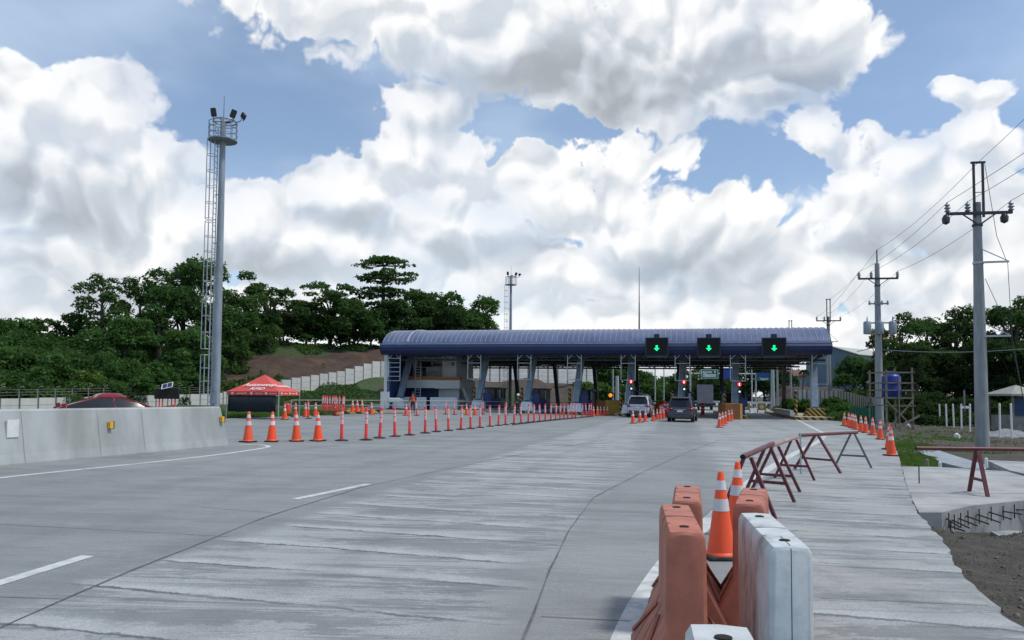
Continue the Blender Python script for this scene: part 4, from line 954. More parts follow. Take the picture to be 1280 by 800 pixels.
# ------------------------------------------------------------------ light masts
def mast(px_b, py_b, px_t, py_t, d, name_label, k, big=True, ladder_side=-1):
    """px/py of base and head at distance d"""
    b = P(px_b, py_b, d); z0 = tz(b.x, b.y) if big is False else roadz(b.x); top = P(px_t, py_t, d).z - z0
    t = thing('light_mast', name_label, 'light mast', (b.x, b.y, z0), 0, 'caged ladder light masts')
    MB().lathe([(.24*k,0),(.24*k,.3),(.225*k,.4),(.195*k,top*.5),(.145*k,top)], 16).build('pole', 'galvanised', t, smooth=True)
    MB().lathe([(.42*k,0),(.42*k,.05),(.3*k,.06)], 16).build('base_plate', 'galvanised', t)
    # cage ladder
    s = ladder_side; lad = MB(); xc = s*.34*k
    def cage(z0_, z1_, r, x0):
        c_ = MB(); pts = []
        for a in np.linspace(-150, 150, 7): pts.append((x0+s*.24*k+r*math.cos(R(a))*s, r*math.sin(R(a))))
        for x, y in pts[1:-1]: c_.bar((x, y, z0_), (x, y, z1_), .03*k, .022*k)
        n = max(2, round((z1_-z0_)/(.85*k)))
        for i in range(n+1):
            z = z0_+(z1_-z0_)*i/n
            c_.path([(x, y, z) for x, y in pts], .016*k, 4)
        return c_
    for y in (-.2, .2): lad.bar((xc, y*k, .8), (xc, y*k, top-.2), .045*k, .045*k)
    n = int((top-1)/(.32*k))
    for i in range(n): lad.bar((xc, -.2*k, 1+i*.32*k), (xc, .2*k, 1+i*.32*k), .025*k, .025*k)
    for i in range(6): lad.bar((0, 0, 1.6+i*(top-3)/5), (xc, 0, 1.6+i*(top-3)/5), .05*k, .05*k)
    lad.build('ladder', 'galvanised_light', t)
    for (f0, f1, r) in ((.085, .215, .30), (.235, .40, .30), (.41, .66, .27), (.67, .94, .27)): cage(top*f0, top*f1, r*k, xc).build('ladder_cage', 'galvanised_light', t)
    # head platform
    zp = top-1.1*k; pl = MB(); pl.lathe([(.18*k,zp),(.76*k,zp),(.76*k,zp+.06*k),(.18*k,zp+.06*k)], 20); pl.build('platform', 'galvanised', t)
    r_ = MB()
    for h in (.35, .68, 1.0): r_.path([(.74*k*math.cos(a), .74*k*math.sin(a), zp+h*k) for a in np.linspace(0, 2*math.pi, 21)], .022*k, 5)
    for a in np.linspace(0, 2*math.pi, 11)[:-1]: r_.bar((math.cos(a)*k*.74, math.sin(a)*k*.74, zp), (math.cos(a)*k*.74, math.sin(a)*k*.74, zp+1.02*k), .03*k, .03*k)
    r_.build('guard_rail', 'galvanised', t)
    a_ = MB(); a_.path([(.6*k*math.cos(a)+.1, .6*k*math.sin(a), top) for a in np.linspace(0, 2*math.pi, 21)], .04*k, 6)
    a_.bar((-.6*k,0,top),(.7*k,0,top),.05*k,.05*k); a_.bar((0,-.6*k,top),(0,.6*k,top),.05*k,.05*k); a_.path([(.5*k,-.2,top),(.85*k,-.2,top-.12),(1.05*k,-.2,top-.02),(1.08*k,-.2,top+.2)],.03*k,6); a_.build('lamp_ring','galvanised',t)
    def flood(x, y, z, rx, ry, rz):
        bm = bmesh.new(); bmesh.ops.create_cube(bm, size=1)
        mt = Matrix.Translation((x*k, y*k, top+z*k)) @ Euler((rx, ry, rz)).to_matrix().to_4x4() @ Matrix.Diagonal((.29*k, .10*k, .46*k, 1))
        bmesh.ops.bevel(bm, geom=bm.edges[:], offset=.08, segments=2, affect='EDGES'); fl = MB().bm(bm, 0, mt).build('floodlight', 'dark_steel', t)
        MB().tube((x*k, y*k, top), (x*k, y*k, top+z*k-.2*k), .03*k, n=6).build('bracket', 'dark_steel', fl)
    flood(-.42, -.3, .40, R(15), R(-4), 0); flood(.66, -.3, .32, R(15), R(22), .2); flood(1.14, -.1, .28, R(70), R(48), .3); flood(.1, .6, .2, R(60), 0, 3)
    MB().tube((.02,0,top),(.02,0,top+1.45*k),.02*k,.012*k,6).build('lightning_rod','dark_steel',t)
    MB().box(-.18*k,.18*k,-.34*k,-.26*k,.9,1.5).build('access_door','galvanised',t)
mast(269, 520, 280, 152, 40, 'tall grey light mast with caged ladder behind the concrete barrier', 1., True)
mast(637.5, 500, 641, 346, 92, 'farther light mast with caged ladder rising behind the blue roof', .95, True)

# ------------------------------------------------------------------ power poles and wires
def insul(m_, x, z, s=1., y=0): m_.lathe([(.035*s,0),(.11*s,.05*s),(.05*s,.12*s),(.12*s,.17*s),(.05*s,.24*s),(.10*s,.28*s),(.04*s,.36*s),(0.01,.42*s)], 10, c=(x,y,z))
ATT = {}
def pole(key, pxb, pyb, d, ytop, yarm, label, style, lean_px=0):
    b = P(pxb, pyb, d); z0 = tz(b.x, b.y)-.1; top = 1.75+(hz(pxb)-ytop)*d/FPX-z0; arm = 1.75+(hz(pxb)-yarm)*d/FPX-z0
    rz = -.15
    t = thing('power_pole', label, 'utility pole', (b.x, b.y, z0), rz, 'concrete power poles'); lean = lean_px
    body = arm+(.55 if style != 2 else 1.2)
    MB().lathe([(.30,0),(.27,body*.35),(.20,body*.8),(.17,body)], 18).build('pole', 'pole_concrete', t, smooth=True)
    m_ = MB(); w = 1.45
    m_.bar((-w, -.2, arm), (w, -.2, arm), .13, .13); m_.bar((-w*.55, -.22, arm), (-.12, -.2, arm-.5), .05, .05); m_.bar((w*.55, -.22, arm), (.12, -.2, arm-.5), .05, .05); m_.lathe([(.23,arm-.6),(.23,arm-.5)],14)
    m_.build('crossarm', 'dark_steel', t)
    m_ = MB()
    if style in (1, 3):
        for x in (-.2, .2): m_.bar((x, -.2, arm-.2), (x, -.2, top), .10, .07)
        m_.bar((-.32, -.2, top), (.32, -.2, top), .09, .09); m_.bar((-.22, -.2, arm+1.0), (.22, -.2, arm+1.0), .03, .03)
    else: m_.tube((0, 0, body-.3), (0, 0, top), .06, .045, 8)
    m_.build('top_bracket', 'dark_steel', t)
    for x in (-w+.05, -.5, w-.05): q = MB(); insul(q, x, arm+.06, 1.25, -.2); q.build('insulator', 'pole_concrete' if style == 2 else 'galvanised', t, smooth=True)
    if style == 1:
        for x in (-w-.02, w-.35): q = MB(); q.lathe([(.03,-.3),(.16,-.22),(.18,0),(.1,.16),(.03,.2)], 12, c=(x,-.2,arm-.22)); q.build('insulator', 'dark_steel', t, smooth=True)
        q = MB()
        for f in (.79, .478):
            zf = f*arm; q.bar((.1, -.2, zf), (1.25, -.2, zf+.02), .07, .09); q.bar((.1, -.2, zf+.62), (1.2, -.2, zf+.06), .035, .035); q.lathe([(.24,zf-.05),(.24,zf+.05)],14)
        q.build('side_bracket', 'galvanised_light', t)
        q = MB(); q.path([(.3,-.2,top-.1),(.75,-.2,arm*.9),(1.2,-.2,arm*.78),(1.3,-.2,arm*.48),(1.7,-.3,arm*.2),(1.9,-.3,arm*.09)], .014, 4); q.path([(.2,-.2,arm*.72),(1.2,-.2,arm*.5),(1.75,-.2,arm*.2),(2.0,-.2,arm*.09)], .014, 4); q.build('guy_wire','copper_wire',t)
    if style == 2:
        m_ = MB(); z2 = arm-1.95; m_.bar((-.72,-.2,z2),(.72,-.2,z2),.10,.10)
        for x in (-.66,-.25,.25,.66): insul(m_, x, z2-.1, .9, -.2)
        m_.build('lower_crossarm','galvanised',t)
        for x in (-.92,-.0,.92): m_ = MB(); m_.lathe([(.02,-1.05),(.26,-1.02),(.28,-.95),(.28,-.15),(.22,-.05),(.05,0),(.05,.1),(.02,.35)], 16, c=(x,-.42,z2-1.35)); m_.build('transformer','galvanised',t,smooth=True)
        m_ = MB(); m_.bar((-1.0,-.3,z2-1.5),(1.0,-.3,z2-1.5),.08,.1); m_.bar((-1.6,-.1,z2-3.7),(0,-.1,z2-3.3),.06,.06); m_.build('transformer_rack','galvanised',t)
    if style == 3:
        m_ = MB(); m_.bar((.1,-.2,arm-2.6),(1.1,-.2,arm-2.6),.07,.08); m_.bar((.1,-.2,arm-1.6),(1.0,-.2,arm-2.5),.035,.035); m_.build('side_bracket','galvanised_light',t)
    M4 = Matrix.Translation((b.x, b.y, z0)) @ Matrix.Rotation(rz, 4, 'Z')
    ATT[key] = [M4 @ Vector(v) for v in ((0,-.2,top),(-w+.05,-.2,arm+.55),(-.5,-.2,arm+.55),(w-.05,-.2,arm+.55),(0,0,arm*.5))]
    return t
pole('a', 1228, 556, 35, 201, 265.5, 'nearest tall concrete power pole with twin rod top, right of the road', 1)
pole('b', 1099.5, 526, 57, 311, 348, 'power pole carrying three grey transformers beside the blue water tank', 2)
pole('c', 1036.5, 500, 92, 374, 401, 'farthest power pole standing right behind the end of the blue canopy', 3)
off = Vector((16.5, 12.5, 0))
import itertools
wn = ['topmost','left','middle','right']
for k in range(4):
    pa, pb, pc = ATT['a'][k], ATT['b'][k], ATT['c'][k]
    pd = Vector((16.6+(k-1.5)*.9, 12.5, pa.z+.2))
    pts = []
    for u, v, sag in ((pc, pb, .5), (pb, pa, .35), (pa, pd, .2)):
        for i in range(12):
            f = i/12; q = u.lerp(v, f); q.z -= sag*4*f*(1-f); pts.append(q)
    pts.append(pd)
    tag(MB().path(pts, .013, 4).build('overhead_wire', 'copper_wire'), f'{wn[k]} thin overhead power wire strung between the concrete poles', 'wire', 'overhead wires')
u, v = ATT['b'][4]+Vector((0,0,.2)), P(1330, 431, 50); pts = []
for i in range(15): f = i/14; q = u.lerp(v, f); q.z -= .35*4*f*(1-f); pts.append(q)
tag(MB().path(pts, .022, 5).build('overhead_wire', 'galvanised'), 'thick grey cable sagging across the dark trees from the transformer pole', 'wire')
# slim pale posts beyond the toll plaza
for k, (px, yt, yb, d, w) in enumerate(((766,440,507,98,.13),(771.5,470,505,110,.30),(797,440,506,100,.12),(819,440,508,104,.10),(830,440,506,108,.09),(863,440,505,106,.14),(966,462,505,104,.30),(972,440,505,96,.14),(989,440,507,92,.13),(940,440,500,128,.1),(645,440,508,95,.2))):
    p = P(px, yb, d); z0 = min(roadz(p.x), p.z+.4); t = thing('slim_post', f'{ORD[k]} of the slim pale posts rising beyond the toll lanes' if False else f'{"thick short" if yt > 460 else "slim"} pale grey post beyond the toll lanes, {ORD[sorted([766,771.5,797,819,830,863,966,972,989,940,645]).index(px)]} from the left', 'post', (p.x, p.y, z0-.3), 0, 'pale posts beyond the toll lanes')
    h = 1.75+(hz(px)-yt)*d/FPX-z0+.3; MB().lathe([(w*1.1,0),(w,.5),(w*.8,h)], 10).build('shaft', 'galvanised_light', t); MB().box(-.3,.3,-.3,.3,0,.45).build('foot','post_concrete',t)

# ------------------------------------------------------------------ highway signs beyond
def sign_text(t, txt, size, z, x=0, y=-.09, m='helmet_white', sx=1.): return text_part(txt, size, m, t, (x, y, z), (R(90), 0, 0), sx=sx)
d = 130
p = P(886.5, 500, d); k = d/FPX; Z = lambda py, px=900: 1.75+(hz(px)-py)*k
gan = P(945, 500, d); t = thing('sign_gantry', 'pale pipe gantry carrying the highway signs beyond the plaza', 'gantry', (gan.x, gan.y, 0), 0)
xx = lambda px: (px-945)*k
MB().tube((xx(868),0,Z(467.2)),(xx(947),0,Z(467.2)),.11).build('beam','galvanised_light',t)
for px in (940,945): MB().tube((xx(px),0,-.2),(xx(px),0,Z(466)),.13,n=10).build('column','galvanised_light',t)
MB().box(xx(940),xx(945),-.1,.1,Z(474),Z(472.8)).build('tie','galvanised_light',t)
t = thing('direction_sign', 'green highway sign with an up arrow reading Laguna on the gantry', 'road sign', (p.x, p.y-.3, 0), 0)
MB().box(-11.2*k,11.2*k,-.05,.05,Z(474),Z(461.6),bev=.03).build('panel','sign_green',t); MB().box(-10.6*k,10.6*k,-.065,-.052,Z(473.4),Z(462.2)).build('border','helmet_white',t); MB().box(-10.1*k,10.1*k,-.078,-.067,Z(472.9),Z(462.7)).build('face','sign_green',t)
MB().box(-8.8*k,8*k,-.088,-.08,Z(471.6),Z(468.2)).build('white_strip','helmet_white',t)
sign_text(t,'Laguna',.72,Z(465.2),-.6); sign_text(t,'Sto. Tomas',.40,Z(469.9),-.1,-.095,'sign_green',1.3)
MB().prof_y([(6.2*k,Z(467)),(7*k,Z(467)),(7*k,Z(464.8)),(7.7*k,Z(464.8)),(6.6*k,Z(463.2)),(5.5*k,Z(464.8)),(6.2*k,Z(464.8))],-.09,-.08).build('arrow','helmet_white',t)
p2 = P(911.5,500,d-4); t = thing('direction_sign','plain blue highway sign hanging beside the canopy column','road sign',(p2.x,p2.y,0),0); MB().box(-1.1,1.1,-.05,.05,Z(474),Z(462.2),bev=.03).build('panel','sign_blue',t); MB().box(-.9,.9,.06,.14,Z(468),Z(467)).build('bracket','galvanised_light',t)
p2 = P(954,500,d-1); t = thing('direction_sign','blue and green highway sign reading Laguna right of the gantry posts','road sign',(p2.x,p2.y,0),0)
MB().box(-1.15,1.15,-.05,.05,Z(471.6,950),Z(466.4,950)).build('panel','sign_blue',t); MB().box(-1.15,1.15,-.05,.05,Z(476.4,950),Z(471.7,950)).build('panel','sign_green',t); sign_text(t,'Laguna',.52,Z(473.7,950),.15,-.06); MB().box(-1.1,1.1,.055,.12,Z(470),Z(469)).build('bracket','galvanised_light',t)
# white guard rail across the far road
a_, b_ = P(868,503,140), P(1000,505,118); t = thing('guard_rail','white guard rail along the far side of the road beyond the plaza','guard rail',(a_.x,a_.y,0),0); v = b_-a_; m_ = MB(); m_.bar((0,0,.75),(v.x,v.y,.7),.08,.36); m_.build('beam','white_paint',t)
for q in range(14): MB().box(v.x*q/13-.06,v.x*q/13+.06,v.y*q/13+.05,v.y*q/13+.2,-.1,.85).build('post','galvanised',t)

# ------------------------------------------------------------------ cones and posts
def make_cone():
    t = thing('traffic_cone','x','traffic cone',(0,0,0),0)
    m_ = MB(); m_.box(-.20,.20,-.20,.20,.005,.045,bev=.015); m_.build('base','black_rubber',t)
    def rr(z): return .155-(.155-.030)*(z-.045)/(.95-.045)
    seg = lambda z0,z1,n,m,off=0.: (MB().lathe([(rr(z0)+off,z0),(rr((z0+z1)/2)+off,(z0+z1)/2),(rr(z1)+off,z1)],24).build(n,m,t,smooth=35))
    m_ = MB(); m_.lathe([(.175,.04),(.168,.06),(rr(.07),.075),(rr(.5),.5),(rr(.93),.93),(.022,.948),(.015,.94)],24); m_.build('cone_body','orange_plastic_cone',t,smooth=35)
    seg(.52,.65,'reflective_band','reflective_white',.004); seg(.75,.85,'reflective_band','reflective_white',.004)
    return t
cone0 = make_cone(); used = [False]
def cone(p, label, group, s=1., rz=None):
    rz = random.uniform(-.3,.3) if rz is None else rz
    if not used[0]: used[0] = True; cone0.location = p; cone0.rotation_euler = (0,0,rz); cone0['label'] = label; cone0['group'] = group; cone0.scale = (s,)*3; return cone0
    o = dup(cone0, p, rz, label, s, group); o.rotation_euler = (random.uniform(-.03,.03), random.uniform(-.03,.03), random.uniform(-.7,.7)); return o
cone(G(901.5,697),'nearest tall orange traffic cone, standing between the orange and white water barriers','orange traffic cones',1.0,.1)
cone(P(919.5,500,9.65)+Vector((0,0,-.0)),'orange traffic cone just behind the nearest cone, partly hidden by a water barrier','orange traffic cones'); bpy.context.scene.collection.objects[-4] if False else None
CN2 = [o for o in COL.objects if o.name.startswith('traffic_cone')][-1]; CN2.location.z = roadz(CN2.location.x)
for k,(px,py) in enumerate([(310,552.8),(339.5,552.3),(370.5,551.8),(397.5,551.4)]): cone(G(px,py),f'{ORD[k]} orange cone right of the end of the concrete barrier','cones beside the concrete barrier end',1.06)
for k,(px,py) in enumerate([(1055.3,532.3),(1061.2,533.4),(1064.8,534.7),(1067.2,535.3),(1070,537),(1076.6,539.6),(1082,541.3),(1091,543.8),(1100.3,549.3),(1111.5,562),(1114.2,569.8)]): cone(G(px,py),f'{ORD[k]} orange cone from the far end of the row on the right road edge','cones along the right road edge',1.)
for k,(px,py) in enumerate([(791.4,529.4),(800,528),(806.6,527)]): cone(G(px,py),f'{["left","middle","right"][k]} of three orange cones behind the silver vehicle','cones behind the silver vehicle',.98)
for k,(px,py) in enumerate([(816.6,526.4),(821.6,524.4),(825.3,523.8),(829.3,523.2)]): cone(G(px,py),f'{ORD[k]} orange cone from the left in the cluster beside the dark vehicle','cones left of the dark vehicle',.95)
for k,(px,py) in enumerate([(899.4,534.4),(903,532),(906.5,530),(911,526.6),(914.4,525.4)]): cone(G(px,py),f'{ORD[k]} orange cone from the near end of the short row before the right crash block','cones before the right crash block',1.0)
for k,(px,py) in enumerate([(742,519.8),(746.7,519.6),(750.7,519.4),(755.3,519.2),(759.2,519.2)]): cone(G(px,py),f'{ORD[k]} orange cone from the left at the far end of the long delineator row','cones at the end of the delineator row',.95)
for k,(px,py) in enumerate([(355.9,524.5),(368.9,521.4),(381.9,521),(394,520.4),(419.5,519.2),(464.5,518),(507.6,519.5),(583.3,519),(593.5,518.8)]): cone(G(px,py),f'{ORD[k]} from the left of the small far orange cones in front of the white railing','far cones before the railing',1.)
for k,(px,d) in enumerate([(440.8,52.5),(446.9,53),(453,52.6)]):
    p = P(px,500,d); cone(Vector((p.x,p.y,roadz(p.x)+.25)),f'{["left","middle","right"][k]} orange cone standing on the striped kerb left of the plaza','cones on the striped kerb',.95)
# rest of the cluster: two red water drums between the vehicles
for k,(px,py,h) in enumerate(((826.5,521.5,1.15),(831.5,520.5,1.45),(878.5,518,1.25))):
    p = G(px,py); t = thing('delineator_drum',f'{["left","middle","right"][k]} red and white channelling drum near the dark vehicle','drum',p,0,'red drums near the dark vehicle')
    MB().lathe([(.28,0),(.28,.06),(.20,.1),(.19,h*.9),(.13,h)],14).build('body','orange_red_post',t,smooth=35)
    for z in (.45,.72): MB().lathe([(.205,h*z),(.205,h*z+.12)],14).build('reflective_band','reflective_white',t)

def make_post():
    t = thing('delineator_post','x','delineator post',(0,0,0),0)
    MB().lathe([(.22,0),(.22,.03),(.12,.05),(.06,.06)],16).build('base','black_rubber',t)
    MB().lathe([(.052,.04),(.058,.12),(.052,.3),(.050,1.06),(.046,1.09),(.03,1.10)],16).build('shaft','orange_red_post',t,smooth=35)
    for z,h in ((.56,.17),(.76,.09),(.88,.09)): MB().lathe([(.055,z),(.055,z+h)],16).build('reflective_band','post_band',t)
    return t
post0 = make_post(); u2_ = [False]
def post(p,label,group,s=1.):
    if not u2_[0]: u2_[0] = True; post0.location = p; post0['label'] = label; post0['group'] = group; post0.scale = (s,)*3; return
    o = dup(post0,p,random.uniform(0,6),label,s,group); o.rotation_euler = (random.uniform(-.05,.05),random.uniform(-.05,.05),o.rotation_euler.z)
row = [427,457.4,474.5,493.6,511.9,531.4,545.2,560.6,576,588.2,599.9,612.5,623,632,642.4,651.5,660.4,667.5,674.7,681.7,688.6,694.7,699.9,705,709.7,715.2,719.4,727.9,732.8,735.6,739]
ry = np.interp(row,[427,457,474,493,512,545,588,642,680,720,740],[551,550.3,547.8,545.8,544,540,536,530,526.2,522.5,520.6])
for k,(px,py) in enumerate(zip(row,ry)): post(G(px,py),f'{ORD[k]} red and white delineator post from the near left end of the long row','delineator posts in the long row',1.05)
m_ = MB(); pts = gp([(640,531.5),(665,528.6),(700,525),(741,521)]); m_.loft([[(x,y-.1,roadz(x)),(x,y+.1,roadz(x)),(x,y+.1,roadz(x)+.06),(x,y-.1,roadz(x)+.06)] for x,y in pts]); tag(m_.build('rubber_lane_divider','black_rubber'),'thin black rubber strip under the far half of the delineator row','lane divider')
for k,(px,py) in enumerate([(385.5,523.4),(520.7,519.5),(557,518),(568,518.3),(603.4,518),(633,518)]): post(G(px,py),f'{ORD[k]} from the left of the single delineator posts near the white railing','single posts near the railing')
for k,px in enumerate([403,406,409,412,415.2,418.2,421.5,424,428,430.2]):
    p = P(px,500,51.5+(k%2)*.5); post(Vector((p.x,p.y,roadz(p.x)+.28)),f'{ORD[k]} from the left in the tight cluster of delineator posts on the striped kerb','clustered posts on the striped kerb')
p = G(359,519.5); t = thing('barrel','small plain red barrel beneath the red tent','barrel',(p.x,p.y,p.z),0); MB().lathe([(.2,0),(.2,.75),(.16,.8)],14).build('body','orange_red_post',t,smooth=35); MB().lathe([(.215,.35),(.215,.4)],14).build('hoop','orange_red_post',t)

# ------------------------------------------------------------------ water filled barriers
def water_barrier(m, Lb=1.12, fl=1.):
    t = thing('water_barrier','x','barrier',(0,0,0),0)
    half = [(.305*fl,0),(.31*fl,.07),(.295*fl,.10),(.135 if fl == 1 else .122,.40 if fl == 1 else .22),(.118 if fl == 1 else .112,.44 if fl == 1 else .28),(.112,.90),(.108,.965),(.090,.995),(0,1.0)]
    ys = [0,.012,.03]; ins = [.022,.006,0]; zt = [-.02,-.005,0]; gr = []
    for g in (.30,.56,.82):
        gr += [(g-.020,0),(g-.010,.020),(g+.010,.020),(g+.020,0)]
    rings = []; rows = list(zip(ys,ins,zt))
    for g,i_ in gr: rows.append((g*Lb/1.12, i_, -(.035 if .5 < g < .62 and i_ else 0)))
    rows += [(Lb-.03,0,0),(Lb-.012,.006,-.005),(Lb,.022,-.02)]
    for y,i_,dz in rows:
        r = [(max(x-i_,0),y,(z+dz if z > .8 else z)) for x,z in half]; rings.append(r+[(-a,b,c_) for a,b,c_ in r[-2::-1]])
    MB().loft(rings).build('barrier_body',m,t,smooth=32)
    # fill holes and caps on top, moulded diagonal rib on the flare, lift slots
    for y in (.16,.94): MB().lathe([(.028,.998),(.028,1.004),(.02,1.006)],14,c=(0,y,0)).build('filler_cap','dark_hole',t)
    MB().lathe([(.035,.96),(.035,.972)],12,c=(0,.56,0)).build('coupling','maroon_steel' if m != 'dirty_white_plastic' else 'black_rubber',t)
    if fl != 1: MB().loft([[(-.002,-.0025,.0),(.002,-.0025,.0)],[(-.002,-.0025,.9),(.002,-.0025,.9)],[(-.002,.0,.985),(.002,.0,.985)],[(-.002,.03,1.0015),(.002,.03,1.0015)],[(-.002,.28,1.0015),(.002,.28,1.0015)]],0,cap=False,closed=False).build('mould_seam','black_rubber',t)
    for s in (-1,1):
        if fl == 1:
            for (ya, yb) in ((.05,.42),(1.06,.70)): MB().bar((s*.295,ya,.12),(s*.139,yb,.41),.018,.018).build('moulded_rib',m,t,smooth=True)
        for y in (.3,.82): MB().box(s*.31*fl-.006,s*.31*fl+.004,y-.08,y+.08,.012,.065).build('fork_slot','dark_hole',t)
    return t
wb_o, wb_w = water_barrier('faded_orange_plastic'), water_barrier('dirty_white_plastic', fl=.66)
def place_wb(src, first, px_c, d, vpx, label, Lb=1.0, s=1.):
    p = P(px_c, 600, d); p.z = roadz(p.x); u0 = ray(px_c,600); v = ray(vpx,496); ang = math.atan2(v.x, v.y)
    g = 'water filled road barriers'
    if first: src.location = p; src.rotation_euler = (0,0,-ang); src['label'] = label; src['group'] = g; src.scale = (1,Lb,1.0)
    else: o = dup(src,p,-ang,label,(1,Lb,1.0),g)
place_wb(wb_o,True,857.5,4.22,790,'nearest faded orange water barrier, left of the tall cone',.98)
place_wb(wb_o,False,858.5,5.5,862,'faded orange water barrier directly behind the nearest orange one',.9)
place_wb(wb_o,False,935.5,5.42,985,'faded orange water barrier behind the large white one',.9)
place_wb(wb_w,True,988,3.86,790,'large dirty white water barrier right of the tall cone',1.02)
place_wb(wb_w,False,962,1.5,800,'white water barrier at the bottom edge, only its top in view',.93)

# ------------------------------------------------------------------ maroon trestle barricades
def barricade(e1, e2, feet, label, m2='maroon_steel', tube='maroon_steel', spread=.42, fz=None):
    e1, e2 = Vector(e1), Vector(e2); o = Vector((e1.x, e1.y, roadz(e1.x))); t = thing('trestle_barricade', label, 'barricade', o, 0, 'steel pipe trestle barricades')
    a, b = e1-o, e2-o; d = (b-a).normalized()
    n_ = MB(); n_.tube(a, b, .042, n=14); pt = n_.build('top_pipe', tube, t, smooth=35)
    MB().tube(a-d*.002, a+d*.004, .034, n=12).build('pipe_mouth', 'dark_hole', pt)
    for k, (f, ang, mm, sp) in enumerate(feet):
        c_ = a.lerp(b, f); pd = Vector((math.cos(ang), math.sin(ang), 0)); gz = lambda q: (roadz((q+o).x) if fz is None else fz)-o.z
        fr = MB(); ft = []
        for s in (-1, 1):
            ft_ = c_+pd*s*sp; ft_.z = gz(ft_)+.0; hd = c_+pd*s*.05+Vector((0,0,-.035)); fr.bar(hd, ft_, .065, .05); ft.append((hd, ft_))
        l = ft[0][0].lerp(ft[0][1], .66); r = ft[1][0].lerp(ft[1][1], .66); fr.bar(l, r, .05, .05)
        fr.build('trestle_leg', mm, t)
    return t, a, b
def Pz(px, py, d): return P(px, py, d)
barricade(Pz(928.5,571.3,10.9), Pz(966,554.5,13.7), [(.13,R(-32),'maroon_steel',.40),(.80,R(-32),'maroon_steel',.44)], 'nearest maroon pipe barricade with its open pipe end facing the camera', tube='maroon_steel')
barricade(Pz(963,557.5,14.1), Pz(997,546,17.2), [(.16,R(-32),'maroon_steel',.45),(.84,R(-28),'maroon_steel',.42)], 'middle maroon pipe barricade with a worn pinkish top pipe', tube='worn_tube')
t, a, b = barricade(Pz(1000,544.2,18.2), Pz(1071,540.6,20.4), [(.27,R(-52),'maroon_steel',.62),(.92,R(-30),'grey_steel_leg',.45)], 'far pipe barricade with one maroon and one grey trestle leg')
tag(MB().tube(Pz(1000.5,541,17.9), Vector((Pz(1000.5,541,17.9).x, 17.9, roadz(7))), .022, n=8).build('marker_rod','galvanised_light'),'thin grey rod standing between the middle and far barricades','rod')
e1, e2 = Q(1145,560.3,.62), Q(1222,561.5,.62); e1 = P(1145,560.3,15.0); e2 = P(1400,563.3,15.0); t, a, b = barricade(e1, e2, [(.30,R(80),'maroon_steel',.42),(.86,R(80),'maroon_steel',.42)], 'maroon pipe barricade standing on the lower slab right of the road', fz=-.178)
p = Q(1149,604,-.17); tag(MB().tube((p.x,p.y,-.2),(p.x,p.y,.22),.013,n=6).build('thin_rod','rebar'),'thin dark rod standing upright on the left of the lower slab','rod')
for k,(px,py,h,m) in enumerate(((1159,583,.26,'post_concrete'),(1175,585,.22,'white_post'),(1233,583,.3,'white_post'))):
    p = Q(px,py,-.36); t = thing('short_stake',f'{["left","middle","right"][k]} short pale stake at the back edge of the lower slab','stake',(p.x,p.y,-.42),0); MB().lathe([(.05,0),(.045,h),(.02,h+.03)],8).build('shaft',m,t); MB().lathe([(.08,0),(.08,.03)],8).build('foot','post_concrete',t)
# ------------------------------------------------------------------ vehicles
def rrect(hw, y0, y1, z, r, n=5):
    pts = []
    for (cx, cy, a0) in ((hw-r, y1-r, 0), (-hw+r, y1-r, 90), (-hw+r, y0+r, 180), (hw-r, y0+r, 270)):
        for i in range(n+1):
            a = R(a0+90*i/n); pts.append((cx+r*math.cos(a), cy+r*math.sin(a), z))
    return pts
def wheel(parent, x, y, r, w, side):
    t = MB().lathe([(r*.62,-w/2),(r*.93,-w/2),(r,-w*.3),(r,w*.3),(r*.93,w/2),(r*.62,w/2)], 26, c=(x, y, r), axis='X').build('wheel', 'tyre', parent, smooth=35)
    rm = MB(); rm.lathe([(.04,side*w*.42),(r*.58,side*w*.46),(r*.63,side*w*.30)], 20, c=(x, y, r), axis='X')
    for k in range(5):
        a = k*2*math.pi/5; rm.bar((x+side*w*.5, y, r), (x+side*w*.5, y+math.cos(a)*r*.56, r+math.sin(a)*r*.56), .05, .03)
    rm.build('rim', 'rim', t)
